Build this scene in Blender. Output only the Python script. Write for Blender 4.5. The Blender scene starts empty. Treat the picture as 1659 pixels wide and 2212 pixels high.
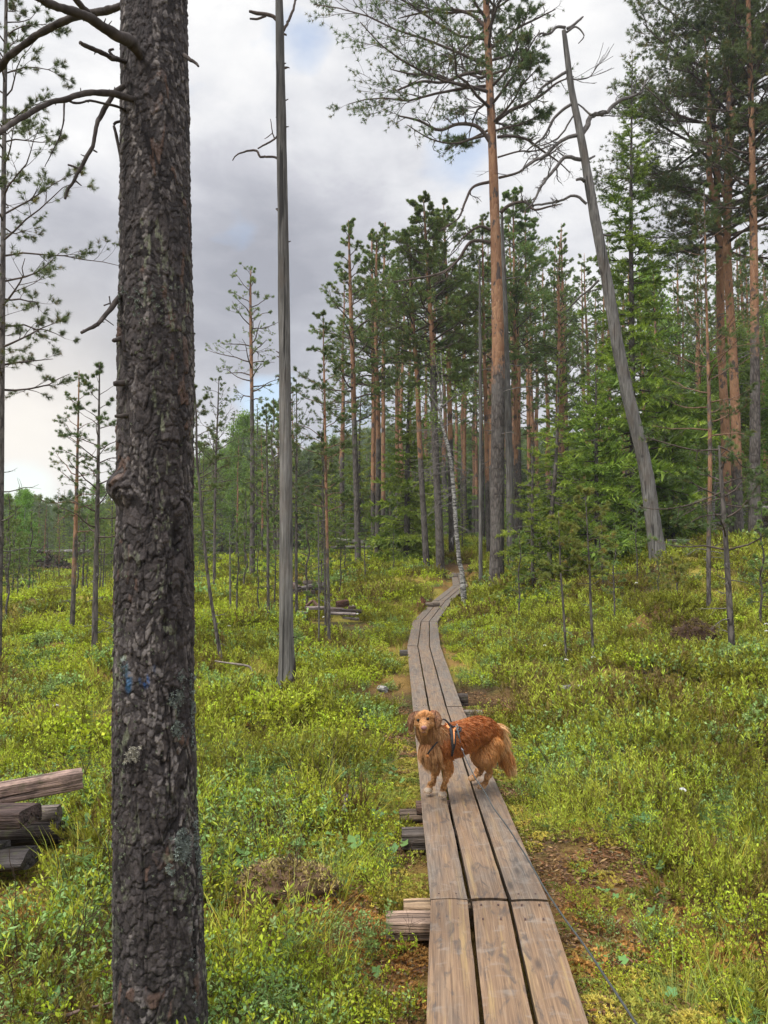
import bpy, math, numpy as np
from mathutils import Vector
from mathutils.bvhtree import BVHTree
S = bpy.context.scene
COL = S.collection
rng = np.random.default_rng(11)
pi = math.pi
# ------------------------------------------------------------------ camera
CAMZ = 1.5; PITCH = math.radians(2.9); F = 1661.0; CU = 829.5; CV = 1106.0
SP, CP = math.sin(PITCH), math.cos(PITCH)
cd = bpy.data.cameras.new('camera'); cam = bpy.data.objects.new('camera', cd); COL.objects.link(cam)
cd.sensor_fit = 'VERTICAL'; cd.sensor_height = 24; cd.lens = 24 * F / 2212
cd.clip_end = 3000; cd.clip_start = 0.05
cam.location = (0, 0, CAMZ); cam.rotation_euler = (pi / 2 + PITCH, 0, 0)
S.camera = cam
S.render.engine = 'CYCLES'
S.render.resolution_x = 768; S.render.resolution_y = 1024
S.view_settings.view_transform = 'Standard'; S.view_settings.look = 'None'
S.view_settings.exposure = 1.05; S.view_settings.gamma = 1
# ------------------------------------------------------------------ sun and sky
SUN_EL, SUN_AZ = math.radians(52), math.radians(-128)   # azimuth from +Y towards +X
sl = bpy.data.lights.new('sun', 'SUN'); sl.energy = 1.5; sl.angle = math.radians(10); sl.color = (1, .955, .88)
sun = bpy.data.objects.new('sun', sl); COL.objects.link(sun)
sd = Vector((math.sin(SUN_AZ) * math.cos(SUN_EL), math.cos(SUN_AZ) * math.cos(SUN_EL), math.sin(SUN_EL)))
sun.rotation_euler = sd.to_track_quat('Z', 'Y').to_euler(); sun.location = (0, 0, 30)
wd = bpy.data.worlds.new('World'); S.world = wd; wd.use_nodes = True


class NT:
    def __init__(s, nt): s.nt = nt; nt.nodes.clear()
    def n(s, t, **k):
        x = s.nt.nodes.new(t)
        for a, b in k.items():
            if a.startswith('i_'):
                key = a[2:]; key = int(key) if key.isdigit() else key
                x.inputs[key].default_value = b
            else: setattr(x, a, b)
        return x
    def l(s, a, ao, b, bi): s.nt.links.new(a.outputs[ao], b.inputs[bi])
    def math(s, op, a, b=None, clamp=False):
        m = s.n('ShaderNodeMath', operation=op, use_clamp=clamp)
        for i, v in enumerate((a, b)):
            if v is None: continue
            if isinstance(v, (int, float)): m.inputs[i].default_value = v
            else: s.nt.links.new(v, m.inputs[i])
        return m.outputs[0]
    def ramp(s, fac, stops, interp='LINEAR'):
        r = s.n('ShaderNodeValToRGB'); cr = r.color_ramp; cr.interpolation = interp
        while len(cr.elements) < len(stops): cr.elements.new(.5)
        for e, (p, c) in zip(cr.elements, stops):
            e.position = p; e.color = (*c, 1) if not isinstance(c, (int, float)) else (c, c, c, 1)
        s.nt.links.new(fac, r.inputs[0]); return r.outputs[0]
    def mix(s, fac, a, b, mode='MIX'):
        m = s.n('ShaderNodeMix', data_type='RGBA', blend_type=mode)
        for i, v in ((0, fac), (6, a), (7, b)):
            if isinstance(v, (int, float)): m.inputs[i].default_value = v
            elif isinstance(v, tuple): m.inputs[i].default_value = (*v, 1)
            else: s.nt.links.new(v, m.inputs[i])
        return m.outputs[2]
    def noise(s, vec, scale, detail=4, rough=.55, dist=0.0):
        x = s.n('ShaderNodeTexNoise'); x.inputs['Scale'].default_value = scale
        x.inputs['Detail'].default_value = detail; x.inputs['Roughness'].default_value = rough
        x.inputs['Distortion'].default_value = dist
        if vec is not None: s.nt.links.new(vec, x.inputs['Vector'])
        return x.outputs['Fac']
    def mapping(s, vec, scale=(1, 1, 1), loc=(0, 0, 0)):
        m = s.n('ShaderNodeMapping'); m.inputs['Scale'].default_value = scale; m.inputs['Location'].default_value = loc
        s.nt.links.new(vec, m.inputs['Vector']); return m.outputs[0]


def pxdir(u, v):
    a = (u - CU) / F; b = (CV - v) / F
    d = np.array([a, CP - b * SP, SP + b * CP]); return d / np.linalg.norm(d)


w = NT(wd.node_tree)
tc = w.n('ShaderNodeTexCoord'); gen = tc.outputs['Generated']
sky = w.n('ShaderNodeTexSky', sky_type='NISHITA'); sky.sun_disc = False
sky.sun_elevation = SUN_EL; sky.sun_rotation = SUN_AZ; sky.air_density = 1.2; sky.dust_density = .6
sep = w.n('ShaderNodeSeparateXYZ'); w.nt.links.new(gen, sep.inputs[0])
mz = w.mapping(gen, (1, 1, 2.1))
n1 = w.noise(mz, 2.6, 7, .58, .35)
n2 = w.noise(w.mapping(gen, (1, 1, 1.9), (3.1, .4, 1.7)), 5.6, 6, .6, .3)
val = w.math('ADD', w.math('ADD', w.math('MULTIPLY', n1, .80), w.math('MULTIPLY', n2, .55)), -.155)
def blob(u, v, k):      # a soft lobe in a direction of the sky
    d = pxdir(u, v); vm = w.n('ShaderNodeVectorMath', operation='DOT_PRODUCT'); w.nt.links.new(gen, vm.inputs[0])
    vm.inputs[1].default_value = tuple(d)
    return w.math('POWER', w.math('MAXIMUM', vm.outputs['Value'], 0.0), k)
for (u, v, k, g) in ((560, 640, 40, -.24), (640, 560, 150, -.08), (150, 640, 60, -.10), (800, 60, 26, .05), (1350, 250, 12, .12), (110, 230, 60, .14), (30, 990, 300, .34), (430, 60, 80, .12), (480, 890, 150, .12), (200, 850, 120, -.06)):
    val = w.math('ADD', val, w.math('MULTIPLY', blob(u, v, k), g))
cl = w.ramp(val, [(.22, (.37, .38, .43)), (.36, (.47, .48, .53)), (.48, (.58, .585, .635)), (.60, (.76, .765, .795)), (.76, (.95, .945, .94))])
# thin cloud where the blue shows
nb = w.noise(w.mapping(gen, (1, 1, 1.6), (7.3, 2.2, .3)), 3.6, 5, .55, .2)
bl = w.math('ADD', nb, w.math('ADD', w.math('MULTIPLY', blob(985, 320, 500), .30), w.math('ADD', w.math('MULTIPLY', blob(670, 90, 900), .28), w.math('ADD', w.math('MULTIPLY', blob(40, 1062, 900), .45), w.math('MULTIPLY', blob(570, 860, 1200), .30)))))
bf = w.ramp(bl, [(.66, 0.0), (.80, .6)])
cl = w.mix(w.math('MULTIPLY', blob(40, 965, 90), .8), cl, (1.0, .93, .82))
gain = w.ramp(sep.outputs[2], [(.0, 1.0), (.60, 1.0), (.84, 4.2)])         # brighter overhead, above the frame
mul = w.n('ShaderNodeVectorMath', operation='MULTIPLY'); w.nt.links.new(cl, mul.inputs[0]); w.nt.links.new(gain, mul.inputs[1])
sc = w.n('ShaderNodeVectorMath', operation='SCALE'); w.nt.links.new(mul.outputs[0], sc.inputs[0]); sc.inputs['Scale'].default_value = 5.2
# nishita at this exposure is deep; lift it like thin veil
sk = w.n('ShaderNodeVectorMath', operation='SCALE'); w.nt.links.new(sky.outputs[0], sk.inputs[0]); sk.inputs['Scale'].default_value = 1.15
skycol = w.mix(bf, sc.outputs[0], sk.outputs[0])
bg = w.n('ShaderNodeBackground'); bg.inputs['Strength'].default_value = .1; w.nt.links.new(skycol, bg.inputs[0])
wo = w.n('ShaderNodeOutputWorld'); w.l(bg, 0, wo, 0)

# ------------------------------------------------------------------ projections
def W(u, v, Y):
    a = (u - CU) / F; b = (CV - v) / F; dy = CP - b * SP; t = Y / dy
    return np.array([a * t, Y, CAMZ + (SP + b * CP) * t])
def WZ(u, v, z):
    a = (u - CU) / F; b = (CV - v) / F; t = (z - CAMZ) / (SP + b * CP)
    return np.array([a * t, (CP - b * SP) * t, z])
def zc(p): return p[1] * CP + (p[2] - CAMZ) * SP
# ------------------------------------------------------------------ noise
def _h(ix, iy, iz, seed):
    n = (ix * 374761393 + iy * 668265263 + iz * 2147483647 + seed * 144665) & 0xffffffff
    n = ((n ^ (n >> 13)) * 1274126177) & 0xffffffff
    return ((n ^ (n >> 16)) & 0xffff) / 65535.0
def vnoise(x, y, z=None, seed=0):
    x = np.asarray(x, float); y = np.asarray(y, float); z = np.zeros_like(x) if z is None else np.asarray(z, float)
    ix, iy, iz = np.floor(x).astype(np.int64), np.floor(y).astype(np.int64), np.floor(z).astype(np.int64)
    fx, fy, fz = x - ix, y - iy, z - iz
    fx, fy, fz = [f * f * (3 - 2 * f) for f in (fx, fy, fz)]
    r = 0
    for a in (0, 1):
        for b in (0, 1):
            for c in (0, 1):
                r = r + _h(ix + a, iy + b, iz + c, seed) * (fx if a else 1 - fx) * (fy if b else 1 - fy) * (fz if c else 1 - fz)
    return r
def fbm(x, y, z=None, seed=0, oct=4):
    s = 0; a = .5; t = 0
    for i in range(oct):
        s = s + a * vnoise(x * 2 ** i, y * 2 ** i, None if z is None else z * 2 ** i, seed + i); t += a; a *= .55
    return s / t
def sstep(a, b, x): t = np.clip((x - a) / (b - a), 0, 1); return t * t * (3 - 2 * t)
# ------------------------------------------------------------------ mesh helpers
class Acc:
    def __init__(s): s.V = []; s.T = []; s.Q = []; s.C = []; s.n = 0
    def add(s, V, Fc, col=(1, 1, 1)):
        V = np.asarray(V, float).reshape(-1, 3); Fc = np.asarray(Fc)
        (s.T if Fc.shape[1] == 3 else s.Q).append(Fc + s.n)
        c = np.asarray(col, float)
        if c.ndim == 1: c = np.tile(c, (len(V), 1))
        s.V.append(V); s.C.append(c); s.n += len(V)
    def build(s, name, mat, parent=None, loc=(0, 0, 0), smooth=False, link=True, mats=None):
        V = np.concatenate(s.V) - np.asarray(loc); C = np.concatenate(s.C)
        T = np.concatenate(s.T) if s.T else np.zeros((0, 3), int); Q = np.concatenate(s.Q) if s.Q else np.zeros((0, 4), int)
        me = bpy.data.meshes.new(name)
        me.vertices.add(len(V)); me.vertices.foreach_set('co', V.astype(np.float32).ravel())
        nl = T.size + Q.size; me.loops.add(nl)
        me.loops.foreach_set('vertex_index', np.concatenate([T.ravel(), Q.ravel()]).astype(np.int32))
        me.polygons.add(len(T) + len(Q))
        me.polygons.foreach_set('loop_start', np.concatenate([np.arange(len(T)) * 3, T.size + np.arange(len(Q)) * 4]).astype(np.int32))
        me.polygons.foreach_set('loop_total', np.concatenate([np.full(len(T), 3), np.full(len(Q), 4)]).astype(np.int32))
        if smooth: me.polygons.foreach_set('use_smooth', np.ones(len(T) + len(Q), bool))
        at = me.attributes.new('Col', 'FLOAT_COLOR', 'POINT')
        at.data.foreach_set('color', np.concatenate([C, np.ones((len(C), 1))], 1).astype(np.float32).ravel())
        me.materials.append(mat); me.update(calc_edges=True); me.validate()
        o = bpy.data.objects.new(name, me)
        if link: COL.objects.link(o)
        if parent is not None: o.parent = parent
        return o
def tag(o, label=None, cat=None, group=None, kind=None):
    if label: o['label'] = label
    if cat: o['category'] = cat
    if group: o['group'] = group
    if kind: o['kind'] = kind
    return o
def thing(name, loc, label, cat, group=None):
    o = bpy.data.objects.new(name, None); COL.objects.link(o); o.location = tuple(float(c) for c in loc)
    o.empty_display_size = .2
    return tag(o, label, cat, group)
def norm(v): return v / np.maximum(np.linalg.norm(v, axis=-1, keepdims=True), 1e-9)
def tubes(acc, P, R, n=6, col=(1, 1, 1), caps=True):
    """P (N,K,3), R (N,K): N swept tubes"""
    P = np.asarray(P, float); R = np.asarray(R, float); N, K, _ = P.shape
    T = norm(np.gradient(P, axis=1))
    ref = np.where(np.abs(T[:, :1, 2:3]) > .8, np.array([1., 0, 0]), np.array([0., 0, 1.]))
    A = norm(np.cross(T, np.broadcast_to(ref, T.shape))); B = np.cross(T, A)
    th = np.arange(n) * 2 * pi / n
    V = P[:, :, None] + R[:, :, None, None] * (np.cos(th)[:, None] * A[:, :, None] + np.sin(th)[:, None] * B[:, :, None])
    idx = np.arange(N * K * n).reshape(N, K, n)
    a = idx[:, :-1]; b = idx[:, 1:]
    q = np.stack([a, np.roll(a, -1, 2), np.roll(b, -1, 2), b], -1).reshape(-1, 4)
    c = np.asarray(col, float)
    if c.ndim == 3: c = np.repeat(c[:, :, None], n, 2).reshape(-1, 3)
    acc.add(V, q, c)
    if caps and n == 4: pass
    if caps and n >= 5:
        e = idx[:, -1]; acc_f = np.stack([e[:, 0:1].repeat(n - 2, 1), e[:, 1:-1], e[:, 2:]], -1).reshape(-1, 3)
        acc.T.append(acc_f + acc.n - N * K * n)
        e = idx[:, 0]; acc_f = np.stack([e[:, 0:1].repeat(n - 2, 1), e[:, 2:], e[:, 1:-1]], -1).reshape(-1, 3)
        acc.T.append(acc_f + acc.n - N * K * n)
def resample(P, R, k):
    """smooth (catmull-rom) resampling of one polyline"""
    P = np.asarray(P, float); R = np.asarray(R, float); n = len(P)
    s = np.linspace(0, n - 1, k); i = np.clip(s.astype(int), 0, n - 2); f = (s - i)[:, None]
    def g(A, j): return A[np.clip(j, 0, n - 1)]
    p0, p1, p2, p3 = g(P, i - 1), g(P, i), g(P, i + 1), g(P, i + 2)
    Q = .5 * ((2 * p1) + (-p0 + p2) * f + (2 * p0 - 5 * p1 + 4 * p2 - p3) * f ** 2 + (-p0 + 3 * p1 - 3 * p2 + p3) * f ** 3)
    return Q, np.interp(s, np.arange(n), R)
def inst(acc, TV, TF, pos, axis, scale, col, roll=None, r=rng, squash=1.):
    """stamp template (k,3) whose axis is +Z at pos (M,3) along axis"""
    M = len(pos); axis = norm(axis); a = r.normal(size=(M, 3)) if roll is None else roll
    X = norm(np.cross(axis, a)); Y = np.cross(axis, X)
    sc = np.asarray(scale).reshape(M, 1, 1)
    V = pos[:, None] + sc * (TV[None, :, 0:1] * X[:, None] + TV[None, :, 1:2] * Y[:, None] * squash + TV[None, :, 2:3] * axis[:, None])
    k = len(TV); Fc = (TF[None] + (np.arange(M) * k)[:, None, None]).reshape(-1, TF.shape[1])
    c = np.asarray(col, float)
    if c.ndim == 2: c = np.repeat(c, k, 0)
    acc.add(V, Fc, c)

# ------------------------------------------------------------------ materials
def material(name, fn):
    m = bpy.data.materials.new(name); m.use_nodes = True; t = NT(m.node_tree)
    out = t.n('ShaderNodeOutputMaterial'); sh, disp = fn(t)
    t.nt.links.new(sh, out.inputs[0])
    return m
def colattr(t, name='Col'):
    a = t.n('ShaderNodeAttribute'); a.attribute_name = name; return a.outputs['Color']
def principled(t, col, rough=.8, bump=None, bstr=.3, bdist=.01, spec=.3):
    p = t.n('ShaderNodeBsdfPrincipled'); p.inputs['Roughness'].default_value = rough
    p.inputs['Specular IOR Level'].default_value = spec
    if isinstance(col, tuple): p.inputs['Base Color'].default_value = (*col, 1)
    else: t.nt.links.new(col, p.inputs['Base Color'])
    if bump is not None:
        b = t.n('ShaderNodeBump'); b.inputs['Strength'].default_value = bstr; b.inputs['Distance'].default_value = bdist
        t.nt.links.new(bump, b.inputs['Height']); t.nt.links.new(b.outputs[0], p.inputs['Normal'])
    return p.outputs[0]
def leaf_mat(name, tint=(1, 1, 1), trans=.32, rough=.55, var=.35, spec=.18):
    def f(t):
        oi = t.n('ShaderNodeObjectInfo'); c = colattr(t)
        c = t.mix(1.0, c, tint, 'MULTIPLY')
        hsv = t.n('ShaderNodeHueSaturation'); t.nt.links.new(c, hsv.inputs['Color'])
        t.nt.links.new(t.math('ADD', t.math('MULTIPLY', oi.outputs['Random'], var), 1 - var / 2), hsv.inputs['Value'])
        t.nt.links.new(t.math('ADD', t.math('MULTIPLY', oi.outputs['Random'], .03), .485), hsv.inputs['Hue'])
        a = principled(t, hsv.outputs[0], rough, spec=spec)
        tr = t.n('ShaderNodeBsdfTranslucent'); t.nt.links.new(t.mix(1.0, hsv.outputs[0], (1.15, 1.2, .6), 'MULTIPLY'), tr.inputs[0])
        m = t.n('ShaderNodeMixShader'); m.inputs[0].default_value = trans
        t.nt.links.new(a, m.inputs[1]); t.l(tr, 0, m, 2)
        return m.outputs[0], None
    return material(name, f)
M_leaf = leaf_mat('shrub leaf'); M_needle = leaf_mat('conifer needles', trans=.25, rough=.5, var=.25)
M_spruce = leaf_mat('spruce needles', trans=.25, rough=.5, var=.3)
M_birchleaf = leaf_mat('deciduous leaf', trans=.45, rough=.4)
def f_bark(t):      # scots pine bark: Col.r = share of orange flaky bark
    tc = t.n('ShaderNodeTexCoord'); ob = tc.outputs['Object']
    sp = t.n('ShaderNodeSeparateColor'); t.nt.links.new(colattr(t), sp.inputs[0])
    v = t.n('ShaderNodeTexVoronoi', feature='DISTANCE_TO_EDGE'); v.inputs['Scale'].default_value = 16
    t.nt.links.new(t.mapping(ob, (1, 1, .32)), v.inputs['Vector'])
    v2 = t.n('ShaderNodeTexVoronoi'); v2.inputs['Scale'].default_value = 16
    t.nt.links.new(t.mapping(ob, (1, 1, .32)), v2.inputs['Vector'])
    fine = t.noise(t.mapping(ob, (1, 1, .4)), 60, 4)
    dark = t.ramp(v.outputs['Distance'], [(0, (.03, .025, .022)), (.12, (.09, .076, .068)), (.4, (.165, .14, .125))])
    dark = t.mix(t.ramp(t.noise(ob, 3, 3), [(.4, 0.0), (.62, .55)]), dark, (.20, .185, .17))
    orange = t.mix(t.ramp(v2.outputs['Color'], [(.2, 0.0), (.9, 1.0)]), (.30, .15, .08), (.44, .25, .14))
    patch = t.ramp(t.noise(t.mapping(ob, (1, 1, .55)), 5.5, 5, .62), [(.56, 0.0), (.61, 1.0)])
    orange = t.mix(patch, orange, (.10, .075, .065))
    fac = t.math('ADD', sp.outputs[0], t.math('MULTIPLY', t.math('SUBTRACT', t.noise(ob, 4, 4), .5), .9))
    c = t.mix(t.ramp(fac, [(.42, 0.0), (.58, 1.0)]), dark, orange)
    c = t.mix(t.math('MULTIPLY', fine, .5), c, (.07, .06, .055))
    h = t.math('ADD', t.ramp(v.outputs['Distance'], [(0, 0.0), (.25, 1.0)]), t.math('MULTIPLY', fine, .6))
    return principled(t, c, .9, h, .8, .012, spec=.15), None
M_bark = material('pine bark', f_bark)
def f_twig(t):
    tc = t.n('ShaderNodeTexCoord')
    n = t.noise(tc.outputs['Object'], 25, 3)
    c = t.mix(1.0, colattr(t), t.ramp(n, [(.3, (.55, .55, .55)), (.7, (1.25, 1.25, 1.25))]), 'MULTIPLY')
    return principled(t, c, .9, n, .5, .01, spec=.15), None
M_twig = material('branch wood', f_twig)
def f_grey(t):      # barkless weathered snag
    tc = t.n('ShaderNodeTexCoord'); ob = tc.outputs['Object']
    g = t.noise(t.mapping(ob, (1, 1, .05)), 45, 5, .6)
    big = t.noise(t.mapping(ob, (1, 1, .3)), 6, 4, .6)
    c = t.ramp(t.math('ADD', t.math('MULTIPLY', g, .6), t.math('MULTIPLY', big, .4)), [(.3, (.03, .028, .026)), (.48, (.092, .087, .080)), (.68, (.20, .19, .178))])
    cr = t.ramp(t.noise(t.mapping(ob, (1, 1, .035)), 22, 2, .4), [(.33, 1.0), (.36, 0.0)])
    c = t.mix(cr, c, (.03, .028, .026))
    kn = t.n('ShaderNodeTexVoronoi'); kn.inputs['Scale'].default_value = 2.6; t.nt.links.new(t.mapping(ob, (1, 1, .8)), kn.inputs['Vector'])
    c = t.mix(t.ramp(kn.outputs['Distance'], [(.06, .9), (.12, 0.0)]), c, (.025, .02, .018))
    c = t.mix(t.ramp(t.noise(t.mapping(ob, (1, 1, .5)), 3.2, 5, .65), [(.50, 0.0), (.66, .55)]), c, (.085, .066, .052))
    c = t.mix(1.0, c, colattr(t), 'MULTIPLY')
    h = t.math('SUBTRACT', t.math('ADD', t.math('MULTIPLY', g, .5), big), t.math('MULTIPLY', cr, .8))
    return principled(t, c, .8, h, .9, .02, spec=.2), None
M_grey = material('weathered grey wood', f_grey)
def f_birch(t):
    tc = t.n('ShaderNodeTexCoord'); ob = tc.outputs['Object']
    a = t.noise(t.mapping(ob, (1, 1, 3)), 9, 5, .65); b = t.noise(t.mapping(ob, (1, 1, 8)), 22, 3)
    c = t.ramp(t.math('ADD', t.math('MULTIPLY', a, .7), t.math('MULTIPLY', b, .3)), [(.42, (.03, .027, .025)), (.50, (.20, .19, .175)), (.57, (.42, .41, .39))])
    return principled(t, c, .7, a, .3, .01, spec=.2), None
M_birch = material('birch bark', f_birch)
def f_ground(t):
    tc = t.n('ShaderNodeTexCoord'); ob = tc.outputs['Object']
    sp = t.n('ShaderNodeSeparateColor'); t.nt.links.new(colattr(t), sp.inputs[0])
    n = t.noise(ob, 5, 8, .65); n2 = t.noise(ob, 38, 5, .7); n3 = t.noise(ob, 1.3, 4)
    peat = t.ramp(n2, [(.3, (.035, .022, .014)), (.7, (.12, .075, .04))])
    green = t.ramp(n2, [(.3, (.025, .035, .008)), (.7, (.11, .13, .028))])
    yel = t.ramp(n2, [(.3, (.12, .11, .02)), (.7, (.36, .29, .06))])
    org = t.ramp(n2, [(.3, (.11, .06, .02)), (.7, (.30, .17, .06))])
    c = t.mix(t.ramp(n, [(.40, 0.0), (.58, 1.0)]), green, peat)
    c = t.mix(sp.outputs[0], c, yel); c = t.mix(sp.outputs[1], c, org); c = t.mix(sp.outputs[2], c, peat)
    return principled(t, c, .95, n2, .9, .02, spec=.1), None
M_ground = material('bog ground', f_ground)
def f_plank(t):
    # Col: r = across position within boards, g = along / 8 m, b = warmth
    at = t.n('ShaderNodeAttribute'); at.attribute_name = 'Col'; sp = t.n('ShaderNodeSeparateColor'); t.nt.links.new(at.outputs['Color'], sp.inputs[0])
    cb = t.n('ShaderNodeCombineXYZ'); t.nt.links.new(sp.outputs[0], cb.inputs[0]); t.nt.links.new(sp.outputs[1], cb.inputs[1])
    v = cb.outputs[0]
    grain = t.noise(t.mapping(v, (120, 22, 1)), 1.0, 6, .65, 1.2)
    fine = t.noise(t.mapping(v, (420, 60, 1)), 1.0, 4, .6)
    blot = t.noise(t.mapping(v, (11, 15, 1)), 1.0, 6, .65, .5)
    cross = t.noise(t.mapping(v, (9, 130, 1)), 1.0, 4, .6, .5)
    grey = t.ramp(grain, [(.25, (.075, .064, .056)), (.5, (.19, .168, .15)), (.75, (.33, .30, .27))])
    warm = t.ramp(grain, [(.25, (.10, .062, .04)), (.5, (.27, .175, .11)), (.78, (.46, .32, .20))])
    fac = t.math('ADD', sp.outputs[2], t.math('MULTIPLY', t.math('SUBTRACT', blot, .5), 2.6), clamp=True)
    c = t.mix(fac, grey, warm)
    yellow = t.ramp(t.noise(t.mapping(v, (30, 9, 1), (3, 5, 0)), 1.0, 4, .6, .4), [(.55, 0.0), (.70, .6)])
    c = t.mix(t.math('MULTIPLY', yellow, sp.outputs[2]), c, (.50, .36, .16))
    vk = t.n('ShaderNodeTexVoronoi'); vk.inputs['Scale'].default_value = 1; t.nt.links.new(t.mapping(v, (9, 22, 1)), vk.inputs['Vector'])
    knot = t.ramp(vk.outputs['Distance'], [(.05, 1.0), (.16, 0.0)])
    stain = t.ramp(t.noise(t.mapping(v, (22, 55, 1), (9, 1, 0)), 1.0, 4, .6, .8), [(.55, 0.0), (.66, .75)])
    c = t.mix(t.math('MULTIPLY', knot, .75), c, (.07, .055, .05)); c = t.mix(stain, c, (.10, .085, .08))
    c = t.mix(t.ramp(cross, [(.56, 0.0), (.70, .45)]), c, (.38, .345, .31))
    c = t.mix(t.ramp(fine, [(.62, 0.0), (.75, .5)]), c, (.08, .06, .05))
    c = t.mix(1.0, c, (.72, .69, .63), 'MULTIPLY')
    h = t.math('SUBTRACT', t.math('ADD', grain, t.math('MULTIPLY', fine, .5)), t.math('MULTIPLY', stain, .4))
    return principled(t, c, .62, h, .5, .004, spec=.4), None
M_plank = material('weathered plank', f_plank)
def f_timber(t):
    tc = t.n('ShaderNodeTexCoord'); ob = tc.outputs['Object']
    g = t.noise(t.mapping(ob, (2.5, 60, 60)), 1.0, 5, .6, .6); b = t.noise(ob, 9, 4)
    c = t.mix(1.0, colattr(t), t.ramp(g, [(.3, (.28, .28, .28)), (.55, (.62, .62, .62)), (.75, (.9, .88, .85))]), 'MULTIPLY')
    c = t.mix(t.ramp(b, [(.5, 0.0), (.68, .6)]), c, (.04, .032, .028))
    ck = t.ramp(t.noise(t.mapping(ob, (1.2, 34, 34)), 1.0, 3, .5, .3), [(.36, 1.0), (.42, 0.0)])
    c = t.mix(t.math('MULTIPLY', ck, .6), c, (.02, .016, .014))
    ms = t.ramp(t.noise(ob, 14, 4, .6), [(.58, 0.0), (.7, .5)])
    c = t.mix(ms, c, (.09, .10, .04))
    return principled(t, c, .85, t.math('SUBTRACT', t.math('ADD', g, b), ck), 1.0, .02, spec=.2), None
M_timber = material('old timber', f_timber)
def f_fur(t):
    return principled(t, colattr(t), .55, spec=.35), None
M_fur = material('dog fur', f_fur)
def simple(name, col, rough=.5, metal=0., spec=.5):
    def f(t):
        tc = t.n('ShaderNodeTexCoord'); n = t.noise(tc.outputs['Object'], 90, 3)
        c = t.mix(1.0, col, t.ramp(n, [(.2, (.8, .8, .8)), (.8, (1.2, 1.2, 1.2))]), 'MULTIPLY')
        p = t.n('ShaderNodeBsdfPrincipled'); p.inputs['Roughness'].default_value = rough; p.inputs['Metallic'].default_value = metal
        p.inputs['Specular IOR Level'].default_value = spec; t.nt.links.new(c, p.inputs['Base Color']); return p.outputs[0], None
    return material(name, f)
M_black = simple('black webbing', (.012, .012, .014), .7); M_orange = simple('orange lining', (.75, .30, .10), .7)
M_steel = simple('steel', (.6, .6, .62), .3, 1.); M_rope = simple('grey line', (.05, .055, .055), .6)
M_eye = simple('eye', (.012, .007, .005), .25, 0, .25); M_nose = simple('nose', (.24, .11, .10), .35)
M_water = simple('bog water', (.035, .022, .012), .04, 0, .8); M_rust = simple('rust', (.10, .06, .05), .7)
M_white = simple('white petals', (.8, .8, .74), .7)
def f_col(t): return principled(t, colattr(t), .85, spec=.2), None
M_col = material('lichen and moss', f_col)
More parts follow.
